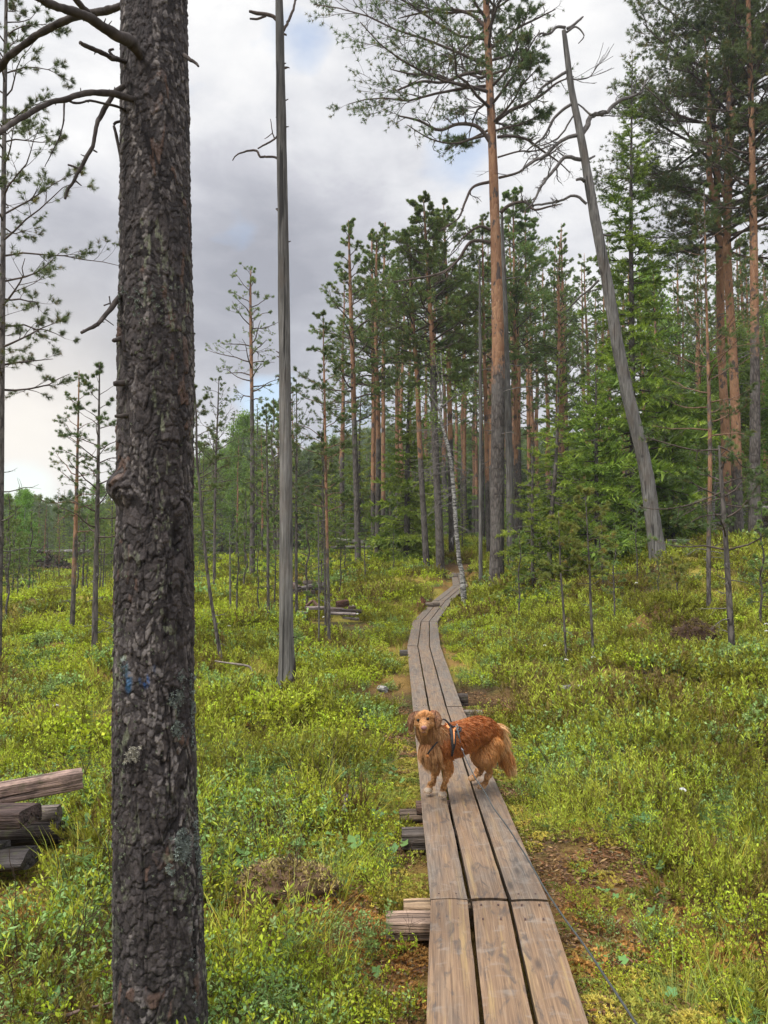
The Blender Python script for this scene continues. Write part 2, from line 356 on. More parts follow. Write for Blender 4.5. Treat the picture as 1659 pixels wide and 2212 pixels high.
# ------------------------------------------------------------------ survey: the trees one can tell apart, base first (px, px, width px)
G_P = 'tall pines around the path'
TR = [
 # kind, name, label, depth, points, options
 ('pine', 'pine_tree', 'tall pine with orange upper trunk standing just right of the boardwalk bend', 20, [(1072, 1272, 36), (1074, 1180, 30), (1075, 1000, 30), (1076, 800, 28), (1075, 700, 26), (1070, 500, 22), (1063, 300, 18), (1055, 120, 15), (1050, 0, 14), (1046, -160, 9), (1040, -330, 3)], dict(o0=.30, t0=.60, L=3.5, n=52, dens=1.6, bias=-.45, near=1)),
 ('snaglean', 'dead_tree', 'grey barkless dead pine leaning left on the right slope', 17, [(1424, 1200, 37), (1410, 1120, 32), (1392, 1000, 29), (1365, 890, 27), (1335, 750, 25.5), (1310, 600, 23), (1285, 470, 21), (1268, 370, 18.5), (1252, 280, 16), (1234, 190, 14), (1225, 120, 12), (1218, 66, 9)], {}),
 ('snag', 'dead_tree', 'straight bare grey dead trunk rising from the bog beside the big foreground pine', 9.1, [(618, 1494, 36), (619, 1400, 32), (618, 1300, 30), (617, 1000, 27), (614, 700, 25), (609, 350, 22), (604, 60, 18), (601, -120, 12), (600, -260, 5)], {}),
 ('pine', 'pine_tree', 'pinkish pine trunk touching the orange forked pine on its left side', 23, [(1578, 1186, 21), (1570, 1040, 19), (1566, 913, 18.5), (1558, 750, 16), (1555, 591, 16), (1550, 450, 13), (1545, 330, 9), (1540, 180, 5)], dict(o0=.12, t0=.62, L=1.86, n=29, dens=1.01, keep=.9)),
 ('pine', 'pine_tree', 'big orange forked pine with a heavy dark crown at upper right', 22, [(1596, 1176, 24), (1592, 1060, 21), (1590, 945, 20), (1584, 784, 18.5), (1571, 558, 17), (1572, 452, 17), (1575, 330, 19), (1579, 200, 17), (1583, 0, 14), (1586, -120, 9), (1588, -240, 3)], dict(o0=.14, t0=.44, L=4.1, n=92, dens=2.3, near=1)),
 ('pine', 'pine_tree', 'straight pine with grey scaly bark nearest the right edge of the photo', 20, [(1629, 1176, 27), (1630, 1040, 23), (1631, 881, 21), (1629, 591, 17), (1626, 400, 14), (1622, 200, 11), (1616, 0, 9), (1612, -160, 3)], dict(o0=.36, t0=.50, L=2.02, n=57, dens=1.47, keep=.85)),
 ('sapling', 'young_pine', 'crooked grey young pine with its top gone and long side branches, right foreground', 10, [(1583, 1418, 16), (1577, 1324, 13), (1570, 1201, 11), (1561, 1079, 10), (1555, 987, 6), (1553, 962, 4)], dict(t0=.45, L=1.15, n=9, dens=.8, tip=.1)),
 ('sapling', 'young_pine', 'slender pink-barked young pine just left of the crooked grey one', 12.3, [(1530, 1357, 12), (1531, 1293, 10), (1531, 1171, 9), (1534, 987, 9), (1530, 800, 7), (1527, 687, 5), (1524, 558, 4), (1521, 400, 2)], dict(t0=.42, L=1.25, n=34, dens=.9, orange=1, dead=14)),
 ('sapling', 'young_pine', 'thin dark-stemmed sapling, left of the two on the right slope', 10.3, [(1225, 1440, 6), (1218, 1330, 5), (1211, 1232, 4), (1209, 1170, 3), (1206, 1105, 1.5)], dict(t0=.52, L=.42, n=14, dens=.8, light=1, dead=6)),
 ('sapling', 'young_pine', 'thin grey-stemmed sapling, right of the two on the right slope', 10.4, [(1284, 1441, 6), (1277, 1330, 6), (1274, 1240, 4.5), (1269, 1150, 3), (1264, 1055, 1.5)], dict(t0=.50, L=.5, n=18, dens=.8, light=1, dead=6)),
 ('sapling', 'young_pine', 'small spindly sapling in the heather below the leaning dead pine', 12.6, [(1467, 1346, 4), (1464, 1290, 3.5), (1460, 1245, 2.5), (1450, 1203, 1.2)], dict(t0=.45, L=.35, n=12, dens=.8, light=1, dead=3)),
 ('spruce', 'spruce_tree', 'dark grey-trunked spruce left of the two thin saplings', 18, [(1185, 1257, 13), (1189, 1140, 10), (1197, 1048, 9), (1204, 930, 6), (1208, 760, 2)], dict(L=1.15, n=54, t0=.16)),
 ('spruce', 'spruce_tree', 'tallest spruce with a narrow spire top behind the leaning dead pine', 21, [(1372, 1205, 18), (1368, 1000, 15), (1365, 784, 13), (1363, 494, 9), (1364, 305, 5), (1366, 118, 1)], dict(L=2.5, n=190, t0=.06, sparse=1)),
 ('spruce', 'spruce_tree', 'broad bright green spruce just left of the leaning dead pine', 18.5, [(1290, 1208, 12), (1288, 1000, 8), (1287, 800, 1.5)], dict(L=2.0, n=80, t0=.04)),
 ('spruce', 'spruce_tree', 'low leafy green spruce between the orange pine and the thin saplings', 17, [(1150, 1232, 9), (1150, 1110, 6), (1151, 960, 1.5)], dict(L=1.05, n=54, t0=.04)),
 ('spruce', 'spruce_tree', 'green spruce behind the right side of the leaning dead pine', 21, [(1455, 1195, 9), (1452, 1000, 7), (1450, 860, 1.5)], dict(L=1.5, n=70, t0=.05)),
 ('spruce', 'spruce_tree', 'full bright green spruce left of the path where it enters the forest', 27, [(878, 1204, 14), (880, 1000, 10), (884, 815, 1.5)], dict(L=1.75, n=100, t0=.05, full=1)),
 ('pine', 'pine_tree', 'straight dark pine left of the twin trunks with an open crown', 26, [(774, 1244, 14), (770, 1077, 12.5), (765, 911, 11), (762, 779, 10), (759, 700, 9), (756, 600, 7), (753, 476, 2)], dict(o0=.35, t0=.42, L=1.70, n=41, dens=1.01, keep=.9)),
 ('pine', 'pine_tree', 'left pine of the close pair beside the full green spruce', 30, [(806, 1187, 11), (806, 1040, 10), (807, 878, 9), (805, 700, 7), (803, 505, 2)], dict(o0=.22, t0=.5, L=1.70, n=39, dens=1.01, keep=.9)),
 ('pine', 'pine_tree', 'right pine of the close pair beside the full green spruce', 28, [(815, 1204, 13), (817, 1040, 11), (817, 911, 10), (813, 779, 9), (812, 640, 7), (814, 500, 2)], dict(o0=.35, t0=.52, L=1.78, n=41, dens=1.11, keep=.9)),
 ('pine', 'pine_tree', 'pale orange pine trunk standing behind the close pair', 34, [(828, 1162, 10), (828, 1000, 9), (828, 796, 8), (829, 620, 6), (832, 480, 2)], dict(o0=.15, t0=.52, L=1.86, n=39, dens=1.01, keep=.9)),
 ('pine', 'pine_tree', 'smooth brown pine with dead side limbs just left of the dark path pine', 25.5, [(922, 1214, 15), (913, 1077, 12), (906, 944, 11), (901, 812, 10.5), (893, 713, 9), (888, 610, 7), (884, 500, 2)], dict(o0=.28, t0=.55, L=1.86, n=41, dens=1.11, keep=.9)),
 ('pine', 'pine_tree', 'dark rough-barked pine growing where the path meets the trees', 24.5, [(952, 1214, 20), (948, 1130, 17), (944, 1044, 15), (937, 878, 14), (934, 746, 12), (925, 600, 9), (915, 430, 2)], dict(o0=.62, t0=.5, L=2.12, n=55, dens=1.52, keep=.9)),
 ('pine', 'pine_tree', 'brown pine right behind the birch stem', 28, [(976, 1208, 13), (974, 1050, 12), (972, 911, 11), (969, 779, 10), (964, 600, 7), (958, 440, 2)], dict(o0=.34, t0=.5, L=2.04, n=50, dens=1.42, keep=.9)),
 ('birch', 'birch_tree', 'crooked white birch with bare lower twigs at the end of the boardwalk', 17.5, [(1004, 1284, 15), (998, 1240, 11), (992, 1209, 9.5), (984, 1126, 9), (977, 1027, 9), (969, 971, 8), (957, 928, 7), (952, 898, 6), (954, 872, 5), (956, 830, 3), (952, 770, 1.5)], {}),
 ('greypole', 'dead_tree', 'thin grey barkless trunk close behind the tall orange pine on its left', 21.5, [(1038, 1228, 9), (1038, 1080, 8), (1038, 911, 7), (1037, 713, 6), (1036, 560, 3)], {}),
 ('pine', 'pine_tree', 'narrow orange pine behind the thin grey trunk', 28, [(1056, 1190, 10), (1052, 1040, 9.5), (1050, 911, 9), (1047, 796, 8), (1044, 650, 6), (1042, 470, 2)], dict(o0=.2, t0=.55, L=1.78, n=39, dens=1.11, keep=.9)),
 ('greypole', 'dead_tree', 'thick grey barkless trunk right behind the tall orange pine', 25, [(1103, 1186, 17), (1101, 1050, 16), (1098, 911, 15), (1094, 779, 13), (1090, 640, 11), (1085, 500, 7), (1084, 455, 5)], {}),
 ('pine', 'pine_tree', 'orange pine trunk right of the thick grey dead trunk', 30, [(1116, 1180, 10), (1115, 1040, 9.5), (1114, 878, 9), (1112, 720, 7), (1110, 560, 5), (1108, 410, 2)], dict(o0=.25, t0=.5, L=2.21, n=50, dens=1.52, keep=.9)),
 ('pine', 'pine_tree', 'slim reddish pine midway between the grey trunk and the leaning dead pine', 34, [(1146, 1176, 9), (1143, 1040, 8.5), (1142, 944, 8), (1139, 779, 7), (1136, 620, 5), (1134, 450, 2)], dict(o0=.25, t0=.5, L=2.04, n=46, dens=1.21, keep=.9)),
 ('pine', 'pine_tree', 'lone pine with a thin open crown standing out against the sky left of centre', 28, [(545, 1272, 14), (545, 1150, 11), (545, 1000, 9.5), (544, 850, 8), (542, 720, 7), (541, 640, 5), (542, 580, 2)], dict(o0=.5, t0=.58, L=2.0, n=30, dens=.6, bias=-.2)),
 ('sapling', 'young_pine', 'spindly dark pine leaning left close beside the big foreground trunk', 9.9, [(484, 1463, 11), (470, 1380, 8), (455, 1290, 7), (444, 1200, 6.5), (437, 1120, 6), (430, 1040, 5.5), (425, 980, 5), (424, 900, 4), (420, 830, 2)], dict(t0=.62, L=.6, n=16, dens=.6, dead=16)),
 ('sapling', 'young_pine', 'slender pine on the bog, left one of the pair beside the huge trunk', 14.8, [(154, 1383, 12), (158, 1300, 10), (161, 1200, 9), (165, 1080, 7.5), (168, 950, 5), (171, 800, 1.5)], dict(t0=.40, L=.85, n=26, dens=.65, dead=14, orange=1)),
 ('sapling', 'young_pine', 'grey-barked slender pine on the bog directly left of the big foreground trunk', 10.6, [(203, 1453, 15), (205, 1350, 12), (207, 1230, 10.5), (210, 1100, 9), (213, 950, 6), (215, 785, 2)], dict(t0=.42, L=.8, n=26, dens=.65, dead=16)),
 ('pine', 'pine_tree', 'thin pine at the left edge of the photo with sparse drooping sprays of needles', 10.5, [(-4, 1460, 14), (-2, 1300, 13), (1, 1100, 13), (4, 800, 12), (6, 600, 11), (9, 300, 9), (12, 100, 8), (14, -100, 5), (15, -260, 2)], dict(o0=2., t0=.34, L=1.6, n=60, dens=.85, near=2)),
 ('sapling', 'young_pine', 'thin pink-stemmed pine in front of the nearer heap of old boards', 12.8, [(711, 1402, 8), (710, 1308, 7), (707, 1180, 6.5), (704, 1044, 6), (701, 845, 4.5), (699, 760, 3), (698, 675, 1.5)], dict(t0=.40, L=.85, n=32, dens=.8, dead=14, orange=1)),
 ('sapling', 'young_pine', 'greyish twin stem crowding the thin pink-stemmed pine on its left', 13.4, [(704, 1380, 6), (703, 1300, 5), (701, 1180, 4.5), (697, 1040, 3), (694, 930, 1.5)], dict(t0=.45, L=.6, n=18, dens=.7, dead=10)),
 ('deadsapling', 'dead_sapling', 'dead bare sapling left of the nearer heap of boards', 13, [(689, 1402, 4), (689, 1300, 3.4), (688, 1180, 3), (687, 1090, 1.2)], {}),
 ('sapling', 'young_pine', 'thin pine close behind the straight bare dead trunk on its left', 15, [(580, 1330, 7), (579, 1230, 6), (578, 1080, 5), (576, 960, 3), (575, 870, 1.5)], dict(t0=.4, L=.8, n=24, dens=.7, dead=12)),
 ('sapling', 'young_pine', 'thin pine close behind the straight bare dead trunk on its right', 15.5, [(641, 1310, 7), (640, 1200, 6), (640, 1050, 5), (641, 930, 3), (640, 820, 1.5)], dict(t0=.4, L=.9, n=26, dens=.7, dead=12)),
 ('sapling', 'young_pine', 'pale grey thin pine between the leaning spindly pine and the lone open-crowned pine', 20, [(463, 1256, 7), (464, 1130, 6), (466, 1000, 5), (470, 900, 3.4), (473, 815, 1.5)], dict(t0=.5, L=1.1, n=24, dens=.7, dead=12)),
 ('deadsapling', 'dead_sapling', 'short dead pole just left of the lone open-crowned pine', 17, [(498, 1316, 5), (497, 1230, 4), (496, 1150, 1.5)], {}),
]
# walk: (left px, right px, v, z) of each joint, near to far
J = [(None, None, None, 0.0), (929.5, 1183.8, 1942, 0.0), (891.7, 998.3, 1526, -.07), (879.8, 951, 1395, -.09), (892, 945, 1342, .0), (935, 975, 1297, .26), (984.5, 1003, 1263, .48), (977, 997.5, 1237.5, .78)]
JT = []
for l, r, v, z in J:
    if v is None: continue
    JT.append((WZ(l, v, z), WZ(r, v, z)))
JT[5] = (W(978, 1264, 22.0), W(1011, 1264, 21.6)); JT[6] = (W(975, 1237.5, 25.5), W(998, 1237, 25.5))
a0, b0 = WZ(921, 2212, 0), WZ(1273, 2212, 0)
da, db = a0 - JT[0][0], b0 - JT[0][1]
JT.insert(0, (JT[0][0] + da * 2.0, JT[0][1] + db * 2.0))
mid = np.array([(a + b) / 2 for a, b in JT]); mid = np.vstack([mid[0] + (mid[0] - mid[1]) * .6, mid])
def walkdist(x, y):
    best = np.full(np.shape(x), 1e9); zz = np.zeros(np.shape(x))
    for i in range(len(mid) - 1):
        a, b = mid[i], mid[i + 1]; d = b[:2] - a[:2]; L2 = d @ d
        t = np.clip(((x - a[0]) * d[0] + (y - a[1]) * d[1]) / L2, 0, 1)
        dd = np.hypot(x - a[0] - t * d[0], y - a[1] - t * d[1]); z = a[2] + t * (b[2] - a[2])
        zz = np.where(dd < best, z, zz); best = np.minimum(best, dd)
    return best, zz
# ------------------------------------------------------------------ terrain
CP_ = []
for k, nm, lb, Y, pts, o in TR:
    p = W(pts[0][0], pts[0][1] - 2, Y); CP_.append(p)
for p in mid:
    for dx in (-.8, 0, .8): CP_.append(p + np.array([dx, 0, -.15]))
for i in range(1, len(mid) - 1):
    q = (mid[i] + mid[i + 1]) / 2; CP_.append(q + np.array([0, 0, -.15])); CP_.append(q + np.array([1.2, 0, -.12 + .03 * q[1] / 5])); CP_.append(q + np.array([-1.2, 0, -.16]))
for u_, v_, Y_ in ((70, 1872, 3.9), (-60, 1872, 3.9), (720, 1362, 16.4), (670, 1296, 21.4), (1500, 1412, 11.2)): CP_ += [W(u_, v_, Y_)] * 2
CLEAR = [(np.array([-.46, 3.50, 0]), .26), (W(618, 1494, 9.1), .26), (W(618, 1512, 8.7), .28), (W(720, 1350, 16.2), 1.0), (W(720, 1375, 15.2), 1.0), (W(665, 1290, 21.3), 1.1), (W(665, 1305, 20.2), 1.1), (W(1500, 1400, 11.1), .45), (W(40, 1850, 3.85), .42), (W(-60, 1850, 3.85), .5), (W(1500, 1420, 10.6), .3)]
for x, y, z in [(-2, 2, -.16), (-3, 4, -.16), (-4, 7, -.16), (-8, 9, -.16), (-8, 14, -.16), (-14, 20, -.15), (-20, 28, -.1), (-10, 28, .0), (-5, 22, .0), (-4, 17, -.08), (-30, 45, 0), (-15, 45, .1), (-60, 80, 0), (-40, 80, 0), (-100, 150, 0), (-50, 160, .5), (2, 3, -.14), (3, 4, -.13), (3, 6.5, -.1), (4.2, 8, .0), (6, 9.5, .2), (2.5, 9, -.08), (3, 13, .2), (6, 13, .65), (8, 15, 1.1), (9, 13, 1.0), (12, 18, 1.7), (12, 24, 1.9), (5, 25, 1.35), (8, 30, 1.7), (0, 32, 1.3), (-3, 32, 1.0), (-4, 38, .9), (4, 40, 1.6), (15, 40, 2.3), (25, 60, 2.6), (5, 60, 1.8), (-8, 60, .6), (10, 90, 2.0), (50, 90, 2.6), (0, 150, 1.5), (90, 150, 3), (-200, 300, 0), (0, 300, 1), (200, 300, 3), (-9, 2, -.15), (9, 4, .1), (12, 9, .7), (0, -4, -.15), (6, -4, -.1), (-8, -4, -.15), (20, 5, 1.)]:
    CP_.append(np.array([x, y, z]))
CP_ = np.array(CP_)
def hbase(x, y):
    x = np.asarray(x, float); y = np.asarray(y, float); sh = x.shape; x = x.ravel(); y = y.ravel(); out = np.empty(len(x))
    for s in range(0, len(x), 20000):
        xx, yy = x[s:s + 20000, None], y[s:s + 20000, None]
        sg = .55 + .055 * np.abs(yy)
        d2 = (xx - CP_[:, 0]) ** 2 + (yy - CP_[:, 1]) ** 2
        wt = np.exp(-d2 / (2 * sg * sg)) + 2e-3 / (1 + (d2 / (sg * sg)) ** 1.5)
        out[s:s + 20000] = (wt * CP_[:, 2]).sum(1) / wt.sum(1)
    return out.reshape(sh)
PUD = [(1.14, 8.85, .42, .40), (-.05, 9.1, .26, .36)]            # dug wet hollows beside the walk
MOUND = [(-.46, 3.66, .26, .17, .10), (4.55, 12.2, .55, .5, .38), (3.0, 9.0, .6, .4, .22), (2.5, 7.6, .5, .5, .12)]
def h(x, y):
    x = np.asarray(x, float); y = np.asarray(y, float)
    z = hbase(x, y)
    amp = .5 + .5 * sstep(0.5, 3, walkdist(x, y)[0])
    for cp_, cr_ in CLEAR: amp = amp * (1 - .9 * np.exp(-((x - cp_[0]) ** 2 + (y - cp_[1]) ** 2) / (cr_ * 1.2) ** 2))
    z = z + amp * ((fbm(x * .9 + 5, y * .9 + 2, seed=3) - .5) * .50 + (fbm(x * 3.1, y * 3.1, seed=9, oct=3) - .5) * .10)
    for px, py, rx, ry in PUD:
        e = ((x - px) / rx) ** 2 + ((y - py) / ry) ** 2; z = z - .22 * np.exp(-e)
    for px, py, rx, ry, a in MOUND:
        e = ((x - px) / rx) ** 2 + ((y - py) / ry) ** 2; z = z + a * np.exp(-e ** 1.5)
    d, wz = walkdist(x, y)
    lim = wz - .10 + np.maximum(d - .34, 0) * .9
    return np.minimum(z, lim)
def warp(n, lo, hi, k):
    t = np.linspace(-1, 1, n); f = np.sinh(t * k) / math.sinh(k)
    return np.where(f < 0, -f * lo, f * hi)
gx = warp(420, -400, 400, 6.2) + .6; gy = np.concatenate([np.linspace(-6, .8, 12)[:-1], .8 + (np.exp(np.linspace(0, 1, 520) * 5.6) - 1) / (math.exp(5.6) - 1) * 620])
GX, GY = np.meshgrid(gx, gy); GZ = h(GX, GY)
moss = fbm(GX * 1.1, GY * 1.1, seed=21); wd_, _ = walkdist(GX, GY)
near = np.exp(-np.maximum(wd_ - .1, 0) / .55)
yl = sstep(.50, .62, moss + near * .13); og = sstep(.56, .66, fbm(GX * .8 + 9, GY * .8, seed=33) + near * .10) * .8
org2 = np.exp(-(((GX - 1.2) / .30) ** 2 + ((GY - 4.05) / .35) ** 2)); og = np.clip(og + org2, 0, 1)
og = np.clip(og + np.exp(-(((GX + 8.6) / 3.5) ** 2 + ((GY - 14.6) / 1.6) ** 2)), 0, 1)
pt = np.zeros_like(GX)
for px, py, rx, ry in PUD: pt = np.maximum(pt, np.exp(-(((GX - px) / (rx * 1.3)) ** 2 + ((GY - py) / (ry * 1.6)) ** 2)))
for px, py, rx, ry, a in MOUND[:2]: pt = np.maximum(pt, .9 * np.exp(-(((GX - px) / (rx)) ** 2 + ((GY - py + ry * .6) / (ry * .8)) ** 2)))
pt = np.maximum(pt, .9 * np.exp(-(((GX - mid[-1][0]) / 1.1) ** 2 + ((GY - mid[-1][1] - 1.2) / 1.3) ** 2)))
ga = Acc(); ny, nx = GX.shape; ii = np.arange(nx * ny).reshape(ny, nx)
ga.add(np.stack([GX, GY, GZ], -1), np.stack([ii[:-1, :-1], ii[:-1, 1:], ii[1:, 1:], ii[1:, :-1]], -1).reshape(-1, 4), np.stack([yl, og, pt], -1).reshape(-1, 3))
tag(ga.build('ground', M_ground, smooth=True), kind='structure')
for i, (px, py, rx, ry) in enumerate(PUD):
    a = Acc(); th = np.arange(40) / 40 * 2 * pi; k = 1 + .2 * np.sin(th * 3 + i) + .1 * np.sin(th * 7)
    z = float(h(np.array([px]), np.array([py]))[0]) + .075
    V = np.stack([px + 1.2 * rx * k * np.cos(th), py + 1.2 * ry * k * np.sin(th), 0 * th + z], -1)
    V = np.vstack([[px, py, z], V]); a.add(V, np.array([[0, 1 + j, 1 + (j + 1) % 40] for j in range(40)]))
    tag(a.build('water', M_water), kind='structure')

# ------------------------------------------------------------------ boardwalk
labs = ['nearest brown boardwalk section running under the camera', 'long boardwalk section the dog stands on', 'grey boardwalk section behind the dog over the wet hollow', 'short grey boardwalk section before the path bends right', 'boardwalk section just after the first bend to the right', 'boardwalk section leading up to the birch', 'farthest short boardwalk section of two planks at the forest edge']
GAPS = [((.345, .68), (.335, .67)), ((.333, .67), (.325, .675)), ((.325, .675), (.32, .67)), ((.32, .67), (.33, .67)), ((.33, .67), (.34, .68)), ((.36, .7), (.40, .72)), ((.5,), (.5,))]
walkr = np.random.default_rng(5)
for i in range(7):
    (A0, B0), (A1, B1) = JT[i], JT[i + 1]
    root = thing('boardwalk_section', (A0 + B0) / 2, labs[i], 'boardwalk', 'boardwalk sections through the bog')
    g0, g1 = GAPS[i]; n = len(g0) + 1
    e0 = [0, *g0, 1]; e1 = [0, *g1, 1]
    for p in range(n):
        gp = .0085
        wd0 = np.linalg.norm(B0 - A0); wd1 = np.linalg.norm(B1 - A1)
        s0 = e0[p] + (gp / wd0 if p else 0); t0 = e0[p + 1] - (gp / wd0 if p < n - 1 else 0)
        s1 = e1[p] + (gp / wd1 if p else 0); t1 = e1[p + 1] - (gp / wd1 if p < n - 1 else 0)
        L = np.linalg.norm(mid[i + 2] - mid[i + 1]); nu = max(8, int(L / .05)); nv = 7
        f = np.linspace(0, 1, nu)[:, None, None]; sv = np.linspace(0, 1, nv)[None, :, None]
        cut = .004 / L
        f = f * (1 - 2 * cut - (walkr.uniform(0, .003) / L)) + cut
        wv = (fbm(np.linspace(0, L * 3, nu), np.full(nu, p * 3.3 + i), seed=4) - .5)[:, None, None] * .008
        P = (A0 + (B0 - A0) * (s0 + (t0 - s0) * sv)) * (1 - f) + (A1 + (B1 - A1) * (s1 + (t1 - s1) * sv)) * f
        zj = walkr.uniform(-.004, .004); P = P + np.array([0, 0, 1.]) * (zj + walkr.uniform(-.003, .003) * f)
        P[:, 0, 0] += wv[:, 0, 0]; P[:, -1, 0] += wv[::-1, 0, 0]
        cup = (-.004 * (np.linspace(-1, 1, nv) ** 2))[None, :]
        P[:, :, 2] += cup
        a = Acc(); k = np.arange(nu * nv).reshape(nu, nv)
        across = np.broadcast_to((p * .37 + .13 * i + np.linspace(0, .17, nv))[None, :], (nu, nv)); along = np.broadcast_to((f[:, :, 0] * L + i * 7.7 + p * 3.1) / 8, (nu, nv))
        warm = [.95, .62, .42, .35, .25, .2, .2][i] + (.12 if p == 1 else 0) - (.12 if p == 2 and i else 0)
        c = np.stack([across, along, np.full((nu, nv), warm)], -1).reshape(-1, 3)
        q = np.stack([k[:-1, :-1], k[:-1, 1:], k[1:, 1:], k[1:, :-1]], -1).reshape(-1, 4)
        top = P.reshape(-1, 3); a.add(top, q, c)
        # rounded edge and sides
        ring = np.concatenate([k[:, 0], k[-1, 1:], k[-2::-1, -1], k[0, -2:0:-1]])
        R0 = top[ring]; cen = P.mean((0, 1)); m = len(ring); cr = c[ring]
        lay = [R0, R0 + np.array([0, 0, -.004]), R0 + np.array([0, 0, -.048])]
        inw = np.zeros_like(R0); inw[:, :2] = norm((np.roll(R0, -1, 0) - np.roll(R0, 1, 0)))[:, [1, 0]] * np.array([1, -1])
        lay[1] = lay[1] - inw * -.003; lay[2] = lay[2] - inw * -.003
        V = np.concatenate(lay); q = []
        j = np.arange(m); jn = (j + 1) % m
        q = np.concatenate([np.stack([j + t * m, j + (t + 1) * m, jn + (t + 1) * m, jn + t * m], -1) for t in range(2)])
        a.add(V, q, np.concatenate([cr, cr, cr * np.array([1, 1, .6])]))
        a.build('plank', M_plank, root, root.location)
        # nail heads
        if i < 3:
            for fe in (0.012 if i else .9, .985):
                if fe > .5 and i == 2: continue
                for sx in (.25, .72):
                    na = Acc()
                    ff = min(max(fe, .04 / L), 1 - .05 / L)
                    c0 = (A0 + (B0 - A0) * (s0 + (t0 - s0) * sx)) * (1 - ff) + (A1 + (B1 - A1) * (s1 + (t1 - s1) * sx)) * ff
                    th = np.arange(10) / 10 * 2 * pi; r_ = .0042
                    na.add(np.vstack([c0 + [0, 0, .003], np.stack([c0[0] + r_ * np.cos(th), c0[1] + r_ * np.sin(th), np.full(10, c0[2] + .0015)], -1), np.stack([c0[0] + r_ * np.cos(th), c0[1] + r_ * np.sin(th), np.full(10, c0[2] - .01)], -1)]),
                           np.array([[0, 1 + q_, 1 + (q_ + 1) % 10] for q_ in range(10)] + [[1 + q_, 11 + q_, 1 + (q_ + 1) % 10] for q_ in range(10)] + [[11 + q_, 11 + (q_ + 1) % 10, 1 + (q_ + 1) % 10] for q_ in range(10)]))
                    na.build('nail', M_rust, root, root.location)

def timber(name, a, b, w_, t_, label, cat, col=(.3, .23, .17), rnd=0., group=None, roll=0., seed=0, flat=0, mat=None):
    """a beam or log from a to b; rnd 0 = sawn, 1 = round"""
    a = np.array(a, float); b = np.array(b, float); d = norm(b - a); L = np.linalg.norm(b - a)
    X = d; Yv = norm(np.cross([0, 0, 1.], X)); Z = np.cross(X, Yv)
    Yr = Yv * math.cos(roll) + Z * math.sin(roll); Zr = -Yv * math.sin(roll) + Z * math.cos(roll)
    K = max(6, int(L / .06)); n = 20; s = np.linspace(0, 1, K); th = (np.arange(n) + .5) / n * 2 * pi
    ex = 2.0 if rnd > .5 else 9.0
    cx = np.sign(np.cos(th)) * np.abs(np.cos(th)) ** (2 / ex); cz = np.sign(np.sin(th)) * np.abs(np.sin(th)) ** (2 / ex)
    if flat: cz = np.minimum(cz, .55)
    jit = 1 + (fbm(s[:, None] * L * 4 + seed * 7, np.cos(th)[None] * 2 + 5, np.sin(th)[None] * 2 + seed, seed=2) - .5) * (.30 if rnd > .5 else .10)
    ox = (fbm(s * L * 1.5 + seed, s * 0 + 1, seed=8) - .5) * .1 * w_ * (2 if rnd > .5 else .5)
    ctr = .5 * (a + b)
    rr = np.ones(K); rr[0] = rr[-1] = .94; s2 = s * L - L / 2
    V = np.stack([np.broadcast_to(s2[:, None], (K, n)) + (fbm(np.cos(th)[None] * 3, np.sin(th)[None] * 3, seed=seed) - .5) * .02 * (s[:, None] > .5), (w_ / 2) * cx[None] * jit * rr[:, None] + ox[:, None], (t_ / 2) * cz[None] * jit * rr[:, None]], -1)
    ac = Acc(); k = np.arange(K * n).reshape(K, n); q = np.stack([k[:-1], np.roll(k[:-1], -1, 1), np.roll(k[1:], -1, 1), k[1:]], -1).reshape(-1, 4)
    cc = np.array(col) * (1 + (fbm(V[..., 0].ravel() * 3, V[..., 1].ravel() * 9, V[..., 2].ravel() * 9, seed=seed) - .5) * .6)[:, None]
    ac.add(V, q, cc)
    for e, sg in ((0, 1), (K - 1, -1)):
        ring = V[e]; c0 = ring.mean(0); VV = np.vstack([c0, ring * [1, .6, .6] + c0 * [0, .4, .4], ring]); F_ = []
        for j in range(n):
            j2 = (j + 1) % n; F_.append([0, 1 + j, 1 + j2])
        F4 = [[1 + j, 1 + n + j, 1 + n + (j + 1) % n, 1 + (j + 1) % n] for j in range(n)]
        ac.add(VV, np.array(F_), np.array(col) * .8); ac.Q.append(np.array(F4) + ac.n - len(VV))
    o = ac.build(name, mat or M_timber)
    from mathutils import Matrix
    M = Matrix(((X[0], Yr[0], Zr[0], ctr[0]), (X[1], Yr[1], Zr[1], ctr[1]), (X[2], Yr[2], Zr[2], ctr[2]), (0, 0, 0, 1)))
    o.matrix_world = M
    return tag(o, label, cat, group)
sb = 'support timbers under the boardwalk'
def beam(u0, u1, v, z, w_, t_, lab, **k):
    a = WZ(u0, v, z); b = WZ(u1, v, z); b = b + norm(b - a) * .12
    a[2] = b[2] = z - t_ / 2
    return timber('support_beam', a, b, w_, t_, lab, 'beam', group=sb, **k)
beam(834, 930, 1978, -.052, .12, .08, 'light brown sawn beam sticking out left under the nearest plank joint', col=(.72, .50, .36), seed=1)
beam(872, 960, 1948, -.055, .10, .10, 'pale split board end just behind the light brown sawn beam', col=(.75, .52, .32), seed=2)
beam(868, 960, 1792, -.055, .12, .10, 'dark grey squared log end under the planks, nearer of the two by the dog', col=(.20, .165, .14), seed=3)
beam(863, 940, 1748, -.085, .11, .08, 'brown cracked log end just beyond the dark grey one', col=(.30, .22, .16), seed=4, rnd=1)
beam(899, 940, 1735, -.052, .14, .05, 'small reddish board end under the plank edge near the dog', col=(.26, .16, .12), seed=5)
timber('support_beam', WZ(960, 1512, -.19), WZ(1010, 1512, -.19), .12, .14, 'dark block under the right plank edge beside the water', 'beam', (.16, .13, .11), group=sb, seed=6)
